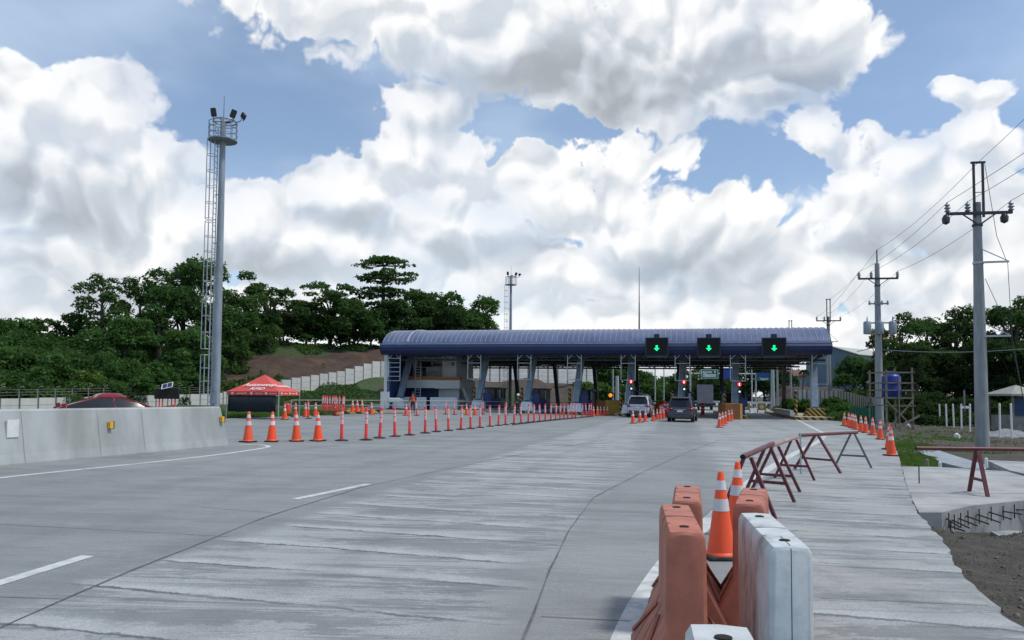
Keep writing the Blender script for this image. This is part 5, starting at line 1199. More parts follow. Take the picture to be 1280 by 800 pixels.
def suv(label, paint, loc, rz, L_=4.75, wd=1.86, h=1.82, spoiler=True, plate=True, sedan=False, group=None):
    """rear faces -Y, front faces +Y"""
    t = thing('sedan' if sedan else 'suv', label, 'car', loc, rz, group); hw = wd/2; r = .33 if sedan else .38
    b0 = .20 if sedan else .30; belt = .93 if sedan else 1.12
    # body: stacked horizontal rings
    rings = [rrect(hw-.10, .10, L_-.14, b0, .12), rrect(hw-.03, .03, L_-.06, b0+.12, .16), rrect(hw, 0.0, L_, b0+.30, .22), rrect(hw, .02, L_-.02, .72, .24), rrect(hw-.03, .06, L_-.12, belt-.10, .26), rrect(hw-.07, .10, L_-.25, belt-.02, .28)]
    front_drop = [0,0,0,0,.0,.0]
    rings2 = []
    for k, rg in enumerate(rings):
        q = []
        for x, y, z in rg:
            zz_ = z
            if k >= 4 and y > L_*.70: zz_ = z-(y-L_*.70)*(.12 if k == 4 else .20)
            if sedan and k >= 4 and y < L_*.16: zz_ = z+.03
            q.append((x, y, zz_))
        rings2.append(q)
    body = MB().loft(rings2).build('body', paint, t, smooth=30)
    # wheel arches and wheels
    wy = (.82, L_-.92)
    for y in wy:
        for s in (-1, 1):
            MB().lathe([(r+.07,-.012),(r+.07,.012),(.05,.012)], 26, c=(s*(hw+.004), y, r), axis='X').build('wheel_arch', 'dark_hole', t)
            wheel(t, s*(hw-.09), y, r, .24, s)
    MB().box(-hw+.12, hw-.12, .12, L_-.2, b0-.06, b0+.02).build('underbody', 'dark_hole', t)
    # cabin: glass volume with painted roof and pillars
    yr0, yr1, yf0, yf1 = (.95, 1.45, L_-1.25, L_-2.05) if sedan else (.10, .42, L_-1.15, L_-1.95)
    if sedan: yr0, yr1, yf0, yf1 = .35, 1.35, L_-.95, L_-2.2
    hw0, hw1 = hw-.09, hw-.27; z0, z1 = belt-.03, (h-.17 if sedan else h-.09)
    def sec(f, off=0.): return (hw0+(hw1-hw0)*f+off, yr0+(yr1-yr0)*f-off, yf0+(yf1-yf0)*f+off, z0+(z1-z0)*f)
    rg = []
    for f in (0, .5, 1.0):
        a, y0, y1, z = sec(f); rg.append(rrect(a+(.03 if f == .5 else 0), y0-(.10 if sedan and f == .5 else 0), y1+(.10 if sedan and f == .5 else 0), z, .18 if sedan else .14))
    MB().loft(rg).build('glasshouse', 'window_glass', t, smooth=30)
    a, y0, y1, z = sec(1.0, .012)
    MB().loft([rrect(a, y0, y1, z-.03, .15), rrect(a+.01, y0-.01, y1, z+.02, .15), rrect(a-.06, y0+.06, y1-.08, z+(.10 if sedan else .06), .18), rrect(a-.16, y0+.16, y1-.20, h-.012, .2), rrect(a-.38, y0+.5, y1-.5, h, .2)]).build('roof', paint, t, smooth=50)
    for s in (-1, 1):
        m_ = MB()
        for (fy0, fy1, w_) in ((0, 0, .16 if not sedan else .10), (1, 1, .10 if not sedan else .06)):
            p0 = sec(0, -.02); p1 = sec(1, -.015); y_b = p0[1]+.08 if fy0 == 0 else p0[2]-.06; y_t = p1[1]+.08 if fy1 == 0 else p1[2]-.06
            m_.bar((s*(p0[0]), y_b, p0[3]), (s*(p1[0]), y_t, p1[3]), w_, .08)
        for fy in (.42, .72 if not sedan else .99):
            if fy > .98: continue
            p0 = sec(0, -.0); p1 = sec(1, -.0); m_.bar((s*p0[0], p0[1]+(p0[2]-p0[1])*fy, p0[3]), (s*p1[0], p1[1]+(p1[2]-p1[1])*fy, p1[3]), .07, .03)
        m_.build('pillar', paint, t)
        MB().box(s*(hw-.02)+(-.0 if s > 0 else -.22), s*(hw-.02)+(.22 if s > 0 else 0), yf0-.28, yf0-.14, belt-.02, belt+.16, bev=.03).build('wing_mirror', paint, t)
        if not sedan:
            MB().tube((s*(hw1-.03), yr1+.1, h+.015), (s*(hw1-.03), yf1-.25, h+.015), .022, n=6).build('roof_rail', 'chrome', t)
        # rear lamps wrap round the corner
        m_ = MB(); x0 = hw-.34; zc_ = belt-.16
        m_.loft([[(s*(hw-.42), .035, zc_-.02), (s*(hw-.42), .035, zc_+.06)], [(s*(hw-.12), -.0, zc_-.08), (s*(hw-.12), .02, zc_+.10)], [(s*(hw+.006), .20, zc_-.06), (s*(hw-.02), .22, zc_+.09)], [(s*(hw+.0), .42, zc_+.02), (s*(hw-.02), .42, zc_+.08)]], 0, cap=False, closed=False)
        tl = m_.build('tail_lamp', 'tail_lamp', t, smooth=50); sm = tl.modifiers.new('s', 'SOLIDIFY'); sm.thickness = .03; sm.offset = 0
        MB().box(s*(hw-.30)-.09, s*(hw-.30)+.09, -.015, .02, b0+.26, b0+.31).build('reflector', 'tail_lamp', t)
        MB().box(s*(hw-.26)-.16, s*(hw-.26)+.16, L_-.10, L_-.0, .62, .76, bev=.03).build('headlight', 'pale_glass', t)
    MB().box(-hw+.22, hw-.22, -.045, .08, b0+.02, b0+.26, bev=.04).build('rear_bumper', 'car_grey' if paint != 'car_red' else 'dark_hole', t)
    MB().box(-.42, .42, -.018, .05, belt-.20, belt-.165, bev=.01).build('garnish', 'chrome', t)
    if plate: MB().box(-.21, .21, -.03, .03, belt-.38, belt-.24, bev=.01).build('number_plate', 'plate_white', t)
    MB().box(-.12, .12, -.02, .03, .44, .47).build('tow_cover', 'dark_hole', t)
    if spoiler:
        a, y0, y1, z = sec(1.0); MB().prof_x([(y0-.20, h-.10), (y0+.05, h-.10), (y0+.25, h-.03), (y0-.16, h-.06)], -hw1+.02, hw1-.02).build('spoiler', paint, t); MB().box(-.18, .18, y0-.215, y0-.19, h-.10, h-.075).build('brake_light', 'tail_lamp', t)
    m_ = MB(); a0 = sec(.15); m_.bar((-.1, a0[1]-.03, a0[3]), (.42, a0[1]-.0, a0[3]+.06), .02, .02); m_.build('rear_wiper', 'dark_hole', t)
    return t
p = G(852, 528.0); suv('dark grey sport utility vehicle waiting in front of the open toll lane', 'car_grey', (p.x-.05, p.y+.3, p.z), R(-18), wd=1.88, h=1.86)
p = P(798, 519.6, 63.5); p.z = roadz(p.x)+.06; suv('silver sport utility vehicle in the toll lane beside the ochre block', 'car_silver', (p.x-.05, p.y, p.z), R(-17), wd=1.94, h=1.86)
p = P(118, 520, 27.5); suv('red sedan passing behind the concrete median barrier', 'car_red', (p.x+1.9, p.y+1.2, roadz(p.x)), R(127), L_=4.5, wd=1.78, h=1.46, spoiler=False, sedan=True)
# truck far ahead
p = P(881.5, 508.5, 104); k = 104/FPX
t = thing('box_truck', 'grey box truck driving away beyond the toll lanes', 'truck', (p.x, p.y, roadz(p.x)), R(-14)); w = 1.1; hb = 1.75+(hz(881)-481)*k-roadz(p.x)
MB().box(-w, w, 0, 6.5, .95, hb, bev=.03).build('cargo_box', 'truck_box', t)
m_ = MB()
for x in np.linspace(-w+.05, w-.05, 7): m_.box(x-.025, x+.025, -.03, -.002, 1.0, hb-.05)
for z in (1.0, 2.0, hb-.1): m_.box(-w+.04, w-.04, -.045, -.032, z, z+.05)
m_.build('door_ribs', 'galvanised', t); MB().box(-w, w, .1, 6.4, .62, .9).build('chassis', 'dark_steel', t); MB().box(-w+.05, w-.05, -.06, .04, .50, .66).build('bumper', 'dark_steel', t)
MB().box(-1.0, 1.0, 6.7, 8.4, .6, 2.6, bev=.12).build('cab', 'white_paint', t)
for s in (-1, 1):
    wheel(t, s*.9, 1.4, .48, .3, s); wheel(t, s*.9, 7.3, .48, .28, s); MB().box(s*.9-.1, s*.9+.1, -.07, -.05, .68, .8).build('tail_lamp', 'tail_lamp', t)

# ------------------------------------------------------------------ red canopy tent
d = 43.5; k = d/FPX; cc = P(316, 500, d); ang = R(-30)
t = thing('canopy_tent', 'red pop up canopy tent with white printing and a black side drape', 'tent', (0, 0, 0), 0)
zE, zV, zP = 1.75+(490.8-489.3)*k, 1.75+(490.8-494)*k, 1.75+(490.8-468)*k
FL, FR, BR = P(283.5, 494, d-0.3), P(348.5, 494, d-1.2), P(374.5, 493, d+1.9); FL, FR, BR = [Vector((q.x, q.y, 0)) for q in (FL, FR, BR)]; BL = FL+(BR-FR); cs = [FL, FR, BR, BL]; cen = sum(cs, Vector())/4
gz = roadz(cen.x)
up = lambda v, z: Vector((v.x, v.y, z))
m_ = MB()
top = up(cen, zP)
for i in range(4):
    a, b = cs[i], cs[(i+1) % 4]; pts = []
    n = 8; g0 = [up(a.lerp(b, q/n), zE) for q in range(n+1)]
    rings = [g0, [q.lerp(top, .5)+Vector((0,0,-.04)) for q in g0], [q.lerp(top, .97) for q in g0]]
    m_.loft(rings, 0, cap=False, closed=False)
m_.tube(up(cen, zP-.06), up(cen, zP+.02), .07)
m_.build('roof_cloth', 'tent_red', t, smooth=30)
m_ = MB()
for i in range(4):
    a, b = cs[i], cs[(i+1) % 4]; m_.loft([[up(a.lerp(b, q/8), zE), up(a.lerp(b, q/8), zV-.01*(q % 2))] for q in range(9)], 0, cap=False, closed=False)
v_ = m_.build('valance', 'tent_red', t); s_ = v_.modifiers.new('s', 'SOLIDIFY'); s_.thickness = .01
m_ = MB(); a, b = FL.lerp(FR, .02)+Vector((0,.05,0)), FR.lerp(FL, .06)+Vector((0,.05,0)); zD = 1.75+(490.8-514.5)*k
m_.loft([[up(a.lerp(b, q/14), zV+.03), up(a.lerp(b, q/14)+Vector((0,.03*math.sin(q*1.9),0)), zD+.015*math.sin(q*1.3))] for q in range(15)], 0, cap=False, closed=False)
v_ = m_.build('side_drape', 'tent_drape', t, smooth=True); s_ = v_.modifiers.new('s', 'SOLIDIFY'); s_.thickness = .01
for q in cs: MB().box(q.x-.025, q.x+.025, q.y-.025, q.y+.025, gz, zE).build('leg', 'galvanised_light', t)
# print on the front slope and valance
def slope_text(txt, size, A_, B_, fu, fv, **kw):
    A3, B3 = up(A_, zE), up(B_, zE); xdir = (B3-A3).normalized(); mid = A3.lerp(B3, .5); ydir = (top-mid).normalized(); zdir = xdir.cross(ydir).normalized(); ydir = zdir.cross(xdir)
    pos = A3.lerp(B3, fu)+ydir*(top-mid).length*fv+zdir*.045
    o = text_part(txt, size, 'tent_print', t, (0,0,0), (0,0,0), name='tent_print', shear=.25, **kw); M_ = Matrix((xdir, ydir, zdir)).transposed().to_4x4(); M_.translation = pos; o.matrix_local = M_ @ Matrix.Diagonal((kw.get('sx', 1), 1, 1, 1))
slope_text('Autosweep', .46, FL, FR, .54, .34); slope_text('RFID', .36, FL, FR, .55, .11, sx=1.3)
slope_text('Autosweep', .40, FR, BR, .5, .28)
def val_print(A_, B_, fr, w, h, z=None):
    A3, B3 = up(A_, (zE+zV)/2), up(B_, (zE+zV)/2); xd = (B3-A3).normalized(); n_ = Vector((xd.y, -xd.x, 0))*.014; c_ = A3.lerp(B3, fr)+n_
    q = MB(); q.loft([[c_-xd*w/2-Vector((0,0,h/2)), c_+xd*w/2-Vector((0,0,h/2)), c_+xd*w/2+Vector((0,0,h/2)), c_-xd*w/2+Vector((0,0,h/2))], [p_+n_*.3 for p_ in (c_-xd*w/2-Vector((0,0,h/2)), c_+xd*w/2-Vector((0,0,h/2)), c_+xd*w/2+Vector((0,0,h/2)), c_-xd*w/2+Vector((0,0,h/2)))]]); q.build('printed_icon', 'tent_print', t)
for fr in (.11, .48, .76): val_print(FL, FR, fr, .14, .13)
for fr in (.12, .50, .82): val_print(FR, BR, fr, .14, .13)
def val_text(txt, A_, B_, fr, size):
    A3, B3 = up(A_, (zE+zV)/2), up(B_, (zE+zV)/2); xd = (B3-A3).normalized(); zd = Vector((xd.y, -xd.x, 0)); M_ = Matrix((xd, Vector((0,0,1)), zd)).transposed().to_4x4(); M_.translation = A3.lerp(B3, fr)+zd*.016
    o = text_part(txt, size, 'tent_print', t, (0,0,0), (0,0,0), name='tent_print'); o.matrix_local = M_
for fr in (.29, .62, .89): val_text('autosweeprfid', FL, FR, fr, .115 if fr < .5 else .085)
for fr in (.31, .66): val_text('autosweep', FR, BR, fr, .10)

# ------------------------------------------------------------------ solar message board behind the barrier
p = P(208.5, 505, 36); k = 36/FPX; z_ = lambda py: 1.75+(hz(208)-py)*k; gz = roadz(p.x)
t = thing('message_board', 'dark portable message board with tilted solar panel behind the barrier', 'message board', (p.x, p.y, 0), R(8))
MB().box(-14.5*k, 14.5*k, -.08, .08, z_(498.7), z_(486.2), bev=.02).build('board', 'dark_hole', t)
bm = bmesh.new(); bmesh.ops.create_cube(bm, size=1); mt = Matrix.Translation((0, 0, z_(482.5))) @ Euler((R(-50), R(-14), 0)).to_matrix().to_4x4() @ Matrix.Diagonal((.50, .03, .36, 1)); sp_ = MB().bm(bm, 0, mt).build('solar_panel', 'solar_cell', t)
fr_ = MB(); c4 = [mt @ Vector(v) for v in ((-.5,-.7,-.5),(.5,-.7,-.5),(.5,-.7,.5),(-.5,-.7,.5))]
for i in range(4): fr_.tube(c4[i], c4[(i+1) % 4], .018, n=5)
fr_.tube((c4[0]+c4[1])/2, (c4[2]+c4[3])/2, .01, n=4); fr_.build('panel_frame', 'helmet_white', t)
MB().tube((0, .05, z_(486)), (0, .05, z_(482)), .03).build('panel_post', 'dark_steel', t)
for x in (-.35, -.2, .22, .38): MB().bar((x, 0, gz), (x, 0, z_(498.5)), .05, .05).build('leg', 'orange_red_post', t)
MB().bar((-.4, 0, gz+.75), (.42, 0, gz+.75), .05, .05).build('crossbar', 'orange_red_post', t)

# ------------------------------------------------------------------ workers
def person(label, loc, rz, shirt, vest=None, pose=0, hat=False):
    t = thing('person', label, 'person', loc, rz); V = [(0,0,.95),(0,.0,1.12),(0,.01,1.33),(0,0,1.45),(0,.01,1.52),(0,.015,1.62),(0,.01,1.72)]
    rad = [.15,.145,.165,.10,.055,.085,.075]; E = [(0,1),(1,2),(2,3),(3,4),(4,5),(5,6)]
    for s in (-1, 1):
        n0 = len(V)
        V += [(s*.09,0,.88),(s*.11,.03*s,.50),(s*.12,-.02,.09),(s*.13,.14,.04)]; rad += [.095,.062,.042,.035]; E += [(0,n0),(n0,n0+1),(n0+1,n0+2),(n0+2,n0+3)]
        n0 = len(V)
        hand = (s*.30,.16,.86) if pose == 0 else (s*.16,.34,1.12)
        elb = (s*.27,.0,1.12) if pose == 0 else (s*.27,.08,1.12)
        V += [(s*.19,0,1.40),elb,hand,(hand[0]*1.0,hand[1]+.05,hand[2]-.07)]; rad += [.06,.045,.033,.04]; E += [(2,n0),(n0,n0+1),(n0+1,n0+2),(n0+2,n0+3)]
    me = bpy.data.meshes.new('body'); me.from_pydata(V, E, []); o = bpy.data.objects.new('tmp', me); COL.objects.link(o)
    o.modifiers.new('sk', 'SKIN'); o.modifiers.new('ss', 'SUBSURF').levels = 1
    for i, v in enumerate(me.skin_vertices[0].data): v.radius = (rad[i], rad[i]*(.75 if i < 4 else 1)); v.use_root = (i == 0)
    bpy.context.view_layer.update(); m2 = bpy.data.meshes.new_from_object(o.evaluated_get(bpy.context.evaluated_depsgraph_get())); bpy.data.objects.remove(o)
    m2.materials.clear(); m2.materials.append(MATS[shirt]); m2.materials.append(MATS['skin'])
    for f in m2.polygons:
        f.use_smooth = True; c_ = f.center
        if c_.z > 1.47 or (abs(c_.x) > .14 and c_.y > .12 and c_.z > .7): f.material_index = 1
    b = bpy.data.objects.new('body', m2); COL.objects.link(b); b.parent = t
    if vest: MB().loft([[(x*w, y*dp, z) for x, y in [(math.cos(a), math.sin(a)) for a in np.linspace(0, 2*math.pi, 15)[:-1]]] for z, w, dp in ((.98,.19,.15),(1.15,.185,.145),(1.32,.215,.155),(1.43,.15,.11))], 0, cap=False).build('vest', vest, t, smooth=True); MB().lathe([(.20,1.10),(.20,1.14)],16).build('vest_band','yellow_plastic',t).scale = (1,.8,1)
    if hat: MB().lathe([(.155,1.70),(.118,1.71),(.115,1.78),(.07,1.84),(.01,1.855)], 18, c=(0,.015,0)).build('helmet', 'helmet_white', t, smooth=True)
    else: MB().lathe([(.098,1.66),(.10,1.72),(.07,1.785),(.01,1.805)], 16, c=(0,-.005,0)).build('hair', 'dark_hole', t, smooth=True)
    return t
p = P(516, 505, 60); person('person in dark clothes with an orange red safety vest standing before the toll office', (p.x, p.y, roadz(p.x)), R(170), 'cloth_dark', 'cloth_vest')
p = P(647.5, 505, 62); person('person in dark clothes and white helmet standing near the railing', (p.x, p.y, roadz(p.x)), R(200), 'cloth_dark', None, 1, True)

# ------------------------------------------------------------------ tank, hut, posts, gravel
p = P(1114, 525, 51); k = 51/FPX; gz = tz(p.x, p.y)-.05; z_ = lambda py: 1.75+(hz(1114)-py)*k
t = thing('tank_scaffold', 'timber scaffold tower holding the blue water tank', 'scaffold', (p.x, p.y, 0), R(6)); w, w2 = .95, .95
for sx in (-1, 1):
    for sy in (-1, 1): MB().bar((sx*w, sy*w2, gz), (sx*w*(.98), sy*w2, z_(460+3*(sx == -1))), .10, .10).build('corner_post', 'timber', t)
m_ = MB(); zd = z_(496.5)
m_.box(-1.02, 1.02, -1.02, 1.02, zd-.1, zd); m_.build('deck', 'timber', t)
m_ = MB()
for z in (z_(466), z_(479), z_(488), z_(507)):
    for s in (-1, 1): m_.bar((-1.1, s*1.0, z), (1.1, s*1.0, z), .06, .08); m_.bar((s*1.0, -1.1, z), (s*1.0, 1.1, z), .06, .08)
m_.bar((-1.7, -1.02, z_(466)), (-.9, -1.02, z_(466)), .06, .08); m_.build('rail', 'timber', t)
m_ = MB(); m_.bar((-.95, -1.0, gz), (.95, -1.0, zd-.2), .08, .08); m_.bar((.95, -1.02, gz+.2), (-.95, -1.02, zd-.3), .08, .08); m_.bar((-.5, -1.0, gz), (1.4, -1.0, z_(519)), .1, .1); m_.bar((-.1, -1.05, gz), (-.1, -1.05, z_(475)), .07, .07); m_.build('brace', 'timber', t)
t = thing('water_tank', 'blue cylindrical water tank on the timber scaffold', 'water tank', (p.x+.05, p.y, zd), 0); hh = z_(467)-zd
MB().lathe([(.60,0),(.62,.04),(.60,hh*.3),(.62,hh*.33),(.60,hh*.36),(.60,hh*.62),(.62,hh*.65),(.60,hh*.68),(.60,hh*.85),(.5,hh*.94),(.22,hh*.99)], 28).build('tank_body', 'tank_blue', t, smooth=40); MB().lathe([(.22,hh*.985),(.22,hh*1.03),(.05,hh*1.04)], 18).build('lid', 'tank_blue', t)
pt = [(1167,505,533),(1175,505.5,534),(1183.5,505,537),(1192.5,505,539),(1202,505,541),(1212.6,505,543),(1236,504.5,545),(1250,504.5,547),(1265,504.5,548)]
for i, (px, yt, yb) in enumerate(pt):
    d = 2.35*FPX/(yb-hz(px)); q = P(px, yb, d); z0 = tz(q.x, q.y); h = 1.75+(hz(px)-yt)*d/FPX-z0
    o = MB().lathe([(.055,-.3),(.055,h-.02),(.03,h)], 8).build('white_post', 'white_post', loc=(q.x, q.y, z0)); tag(o, f'{ORD[i]} white fence post from the left in the row near the power pole', 'post', 'white posts in the dirt yard'); o.rotation_euler = (random.uniform(-.02,.02), random.uniform(-.02,.02), 0)
p = P(1206, 527, 60); t = thing('yard_stake', 'dark stake with a small white cap standing behind the white posts', 'stake', (p.x, p.y, tz(p.x, p.y)-.1), 0); MB().tube((0,0,0),(0,0,3.0),.06).build('shaft','post_concrete',t); MB().box(-.35,.35,-.04,.04,1.5,1.7).build('cross_piece','white_post',t)
d = 50; k = d/FPX; p = P(1270, 500, d); gz = tz(p.x, p.y)-.1; z_ = lambda py: 1.75+(hz(1265)-py)*k
t = thing('yard_hut', 'small open hut with pale pyramid roof and dark blue walls', 'hut', (p.x, p.y, 0), R(4))
MB().loft([[(-1.3,-1.3,z_(495)),(1.3,-1.3,z_(495)),(1.3,1.3,z_(495)),(-1.3,1.3,z_(495))],[(-1.3,-1.3,z_(492.6)),(1.3,-1.3,z_(492.6)),(1.3,1.3,z_(492.6)),(-1.3,1.3,z_(492.6))],[(-.03,-.03,z_(481.5)),(.03,-.03,z_(481.5)),(.03,.03,z_(481.5)),(-.03,.03,z_(481.5))]]).build('roof','shed_roof',t)
for s in (-1.1, 1.1):
    for s2 in (-1.1, 1.1): MB().box(s-.06,s+.06,s2-.06,s2+.06,gz,z_(495)).build('post','timber',t)
MB().box(-1.0,1.0,-.9,-.85,z_(519),z_(497.5)).build('wall','shed_blue',t); MB().box(-1.04,1.04,-.8,1.0,gz,z_(519)).build('base','post_concrete',t)
p = P(1259, 532, 46.5); z0 = tz(p.x, p.y); bm = bmesh.new(); bmesh.ops.create_grid(bm, x_segments=40, y_segments=30, size=1)
for v in bm.verts:
    r_ = math.hypot(v.co.x, v.co.y); n_ = .06*math.sin(v.co.x*9+2)*math.sin(v.co.y*11)+.03*random.random(); v.co = Vector((v.co.x*2.1, v.co.y*1.5, max(-.25, .5*(1-r_*1.05)+n_)))
tag(MB().bm(bm).build('gravel_pile', 'gravel_grey', smooth=True, loc=(p.x, p.y, z0-.05)), 'grey gravel heap on the dirt in front of the blue hut', 'gravel pile')
for k, (px, py, d, s) in enumerate(((1196,538,41.5,.16),(1133,528,52,.14),(1136,529,51.5,.12),(1182,495,53,.05))[:3]):
    p = P(px, py, d); m_ = MB(); bm = bmesh.new(); bmesh.ops.create_icosphere(bm, subdivisions=2, radius=s)
    for v in bm.verts: v.co *= random.uniform(.8, 1.15); v.co.z *= 1.3
    o = m_.bm(bm).build('white_sack', 'white_paint', smooth=True, loc=(p.x, p.y, tz(p.x, p.y)+s*.7)); tag(o, ['small white sack on the dirt among the white fence posts','left small white sack at the foot of the tank scaffold','right small white sack at the foot of the tank scaffold'][k], 'sack')

# ------------------------------------------------------------------ vegetation
def leaves(centers, radii, n, size, seed, flat=1., up=.35):
    g = np.random.default_rng(seed); centers = np.array(centers); radii = np.array(radii)
    wgt = radii**2; wgt = wgt/wgt.sum(); ci = g.choice(len(centers), n, p=wgt)
    dv = g.normal(size=(n,3)); dv /= np.linalg.norm(dv, axis=1)[:,None]; dv[:,2] = np.where(dv[:,2] < -.35, -dv[:,2], dv[:,2])
    rr = g.uniform(.35, 1.06, n)**.45
    rr *= 1+.22*np.sin(dv[:,0]*5+ci)*np.sin(dv[:,1]*5+ci*2)+.10*np.sin(dv[:,2]*9+ci*1.7)
    pos = centers[ci]+dv*rr[:,None]*radii[ci][:,None]*np.array([1,1,flat])
    nrm = dv*.7+g.normal(size=(n,3))*.6+np.array([0,0,up]); nrm /= np.linalg.norm(nrm, axis=1)[:,None]
    return quads(pos, nrm, size, g)
def quads(pos, nrm, size, g, asp=.6):
    n = len(pos); a = g.normal(size=(n,3)); u = np.cross(nrm, a); u /= np.linalg.norm(u, axis=1)[:,None]; v = np.cross(nrm, u)
    s = (size*(.45+1.25*g.random(n)**1.6))[:,None]; u *= s*.5; v *= s*.5*asp
    c4 = np.stack([pos-u, pos-v*.9+u*.15-nrm*s*.06, pos+u*1.1, pos+v+u*.05-nrm*s*.06], 1).reshape(-1,3)
    return c4, np.arange(n*4).reshape(n,4)
def tree(name, kind, label, px, ytop, d, hgt, width, seed, leafm='leaf_dark', group=None, dens=1., x=None):
    """built once at real size; returns root"""
    g = random.Random(seed); p = P(px, 490, d); z0 = tz(p.x, p.y)-.3
    t = thing(name, label, 'tree', (p.x, p.y, z0), 0, group); H = hgt; Wd = width/2
    tr = MB(); cen, rad = [], []; flat = .85
    r0 = .03*H+.04
    if kind == 'round':
        tr.path([(0,0,0),(.1,.05,H*.25),(-.05,.1,H*.5),(.05,0,H*.8)], [r0, r0*.8, r0*.55, r0*.2], 8)
        n = g.randint(15, 20)
        for i in range(n):
            a = i*2.4+g.random(); f = g.uniform(.25, .98); r_ = Wd*math.sqrt(max(.05, 1-((f-.52)/.55)**2))*g.uniform(.45, .95)
            c_ = (r_*math.cos(a), r_*math.sin(a), H*f*.92); cen.append(c_); rad.append(Wd*g.uniform(.26, .42))
            tr.path([(0,0,H*.18+H*.45*g.random()), (c_[0]*.5, c_[1]*.5, c_[2]*.85), c_], [r0*.35, r0*.22, .02], 5)
        cen += [(0,0,H*.55),(0,0,H*.78)]; rad += [Wd*.5, Wd*.42]
    elif kind == 'tall':
        tr.path([(0,0,0),(.15,.05,H*.3),(-.1,.1,H*.6),(.1,0,H*.92)], [r0, r0*.8, r0*.5, r0*.15], 8)
        for i in range(17):
            f = .22+.76*i/16; a = i*2.4+g.random()*.8; r_ = Wd*(.25+.6*math.sin(math.pi*min(1, (f*.9)))**.7)*g.uniform(.3, 1.0)
            c_ = (r_*math.cos(a), r_*math.sin(a), H*f*.95); cen.append(c_); rad.append(Wd*g.uniform(.26, .44)*(1.1-.35*f)); tr.path([(0,0,H*f*.75), c_], [r0*.3, .02], 5)
    elif kind == 'open':
        tr.path([(0,0,0),(.1,.1,H*.3),(.3,0,H*.5)], [r0, r0*.85, r0*.6], 8)
        for i in range(13):
            a = i*2.4+g.random()*.7; f = g.uniform(.5, .98); r_ = Wd*g.uniform(.35, 1.0)*(1.15-.45*f); c_ = (r_*math.cos(a), r_*math.sin(a), H*f*.95); cen.append(c_); rad.append(Wd*g.uniform(.17, .30))
            m1 = (c_[0]*.35, c_[1]*.35, H*.5+(c_[2]-H*.5)*.35); tr.path([(.1,.05,H*.32), m1, (c_[0]*.8, c_[1]*.8, c_[2]*.93), c_], [r0*.5, r0*.32, .05, .02], 6)
        flat = .7
    elif kind == 'tiered':
        tr.path([(0,0,0),(.1,0,H*.4),(-.05,.05,H*.75),(0,0,H*.99)], [r0*1.0, r0*.75, r0*.45, .04], 8); flat = .22
        for f, wr in ((.99,.30),(.965,.62),(.93,.95),(.83,.45),(.80,1.0),(.765,.80),(.66,.55),(.62,.85),(.50,.8),(.42,.95),(.33,.7)):
            n = 9 if wr > .5 else 5
            for i in range(n):
                a = i*2*math.pi/n+g.random()*.5; r_ = Wd*wr*g.uniform(.35, .92); c_ = (r_*math.cos(a), r_*math.sin(a), H*f+g.uniform(-.12,.12)-.06*r_*.3); cen.append(c_); rad.append(Wd*g.uniform(.17,.27)); tr.path([(0,0,H*f-.3), c_], [r0*.22, .02], 5)
    elif kind == 'umbrella':
        flat = .30; tr.path([(0,0,0),(.1,.1,H*.45),(0,0,H*.62)], [r0, r0*.8, r0*.6], 8)
        for i in range(26):
            a = i*2.4; r_ = Wd*math.sqrt((i+.5)/26)*g.uniform(.75, 1.05); f = .97-.22*(r_/Wd)**2-g.choice((0,.0,.12,.22)); c_ = (r_*math.cos(a), r_*math.sin(a), H*f); cen.append(c_); rad.append(Wd*g.uniform(.18,.28)); tr.path([(0,0,H*.5), (c_[0]*.5, c_[1]*.5, H*.5+(c_[2]-H*.5)*.7), c_], [r0*.3, r0*.18, .02], 5)
    elif kind == 'bush':
        tr.path([(0,0,0),(0,0,H*.5)], [.08,.03], 6)
        for i in range(9): a = i*2.4; r_ = Wd*g.uniform(.1,.65); c_ = (r_*math.cos(a), r_*math.sin(a), H*g.uniform(.2,.75)); cen.append(c_); rad.append(Wd*g.uniform(.3,.5)); tr.path([(0,0,.1), c_], [.04,.01], 4)
    elif kind == 'palm':
        tr.path([(0,0,0),(.1,0,H*.5),(.25,0,H*.9)], [.16,.12,.10], 8); tr.build('trunk','bark',t,smooth=True); cr_ = MB()
        for i in range(16):
            a = i*2.4; L0 = Wd*g.uniform(.8,1.1); el_ = g.uniform(.1,.9); pts = []
            for q in range(8): s = q/7; pts.append(Vector((.25+math.cos(a)*L0*s, math.sin(a)*L0*s, H*.9+el_*L0*s-1.1*L0*s*s)))
            for A_, B_ in zip(pts[:-1], pts[1:]):
                sd_ = Vector((-math.sin(a), math.cos(a), 0))*L0*.16*(1-.5*(A_-pts[0]).length/L0)
                for s in (-1,1): cr_.add([A_, B_, B_+sd_*s+Vector((0,0,-.25)), A_+sd_*s*.9+Vector((0,0,-.25))], [(0,1,2,3)])
        cr_.build('crown', leafm, t); return t
    tr.build('trunk', 'bark', t, smooth=True)
    size = max(.20, .0036*d); n = int(dens*min(16000, 900+sum(r*r for r in rad)*flat*26/(size*size)))
    v, f = leaves(cen, rad, n, size, seed, flat); npmesh('crown', v, f, leafm, t, smooth=False)
    return t
def T(kind, px, ytop, d, width_px, label, seed, leafm='leaf_dark', group=None, dens=1., name=None, base=None):
    p = P(px, 490, d); z0 = tz(p.x, p.y)-.3 if base is None else base; H = 1.75+(hz(px)-ytop)*d/FPX-z0; return tree(name or {'bush':'shrub','palm':'palm_tree'}.get(kind,'tree'), kind, label, px, ytop, d, H, width_px*d/FPX, seed, leafm, group, dens)
GL, GR, GM = 'trees on the left hillside', 'trees in the dark right wood', 'trees beyond the toll lanes'
T('tall',124,342,104,78,'dark tree with a narrow ragged top at the left end of the tall group',11,'leaf_dark',GL)
T('tall',172,349,108,76,'dark tree between the narrow ragged tree and the tallest rounded tree',12,'leaf_dark',GL)
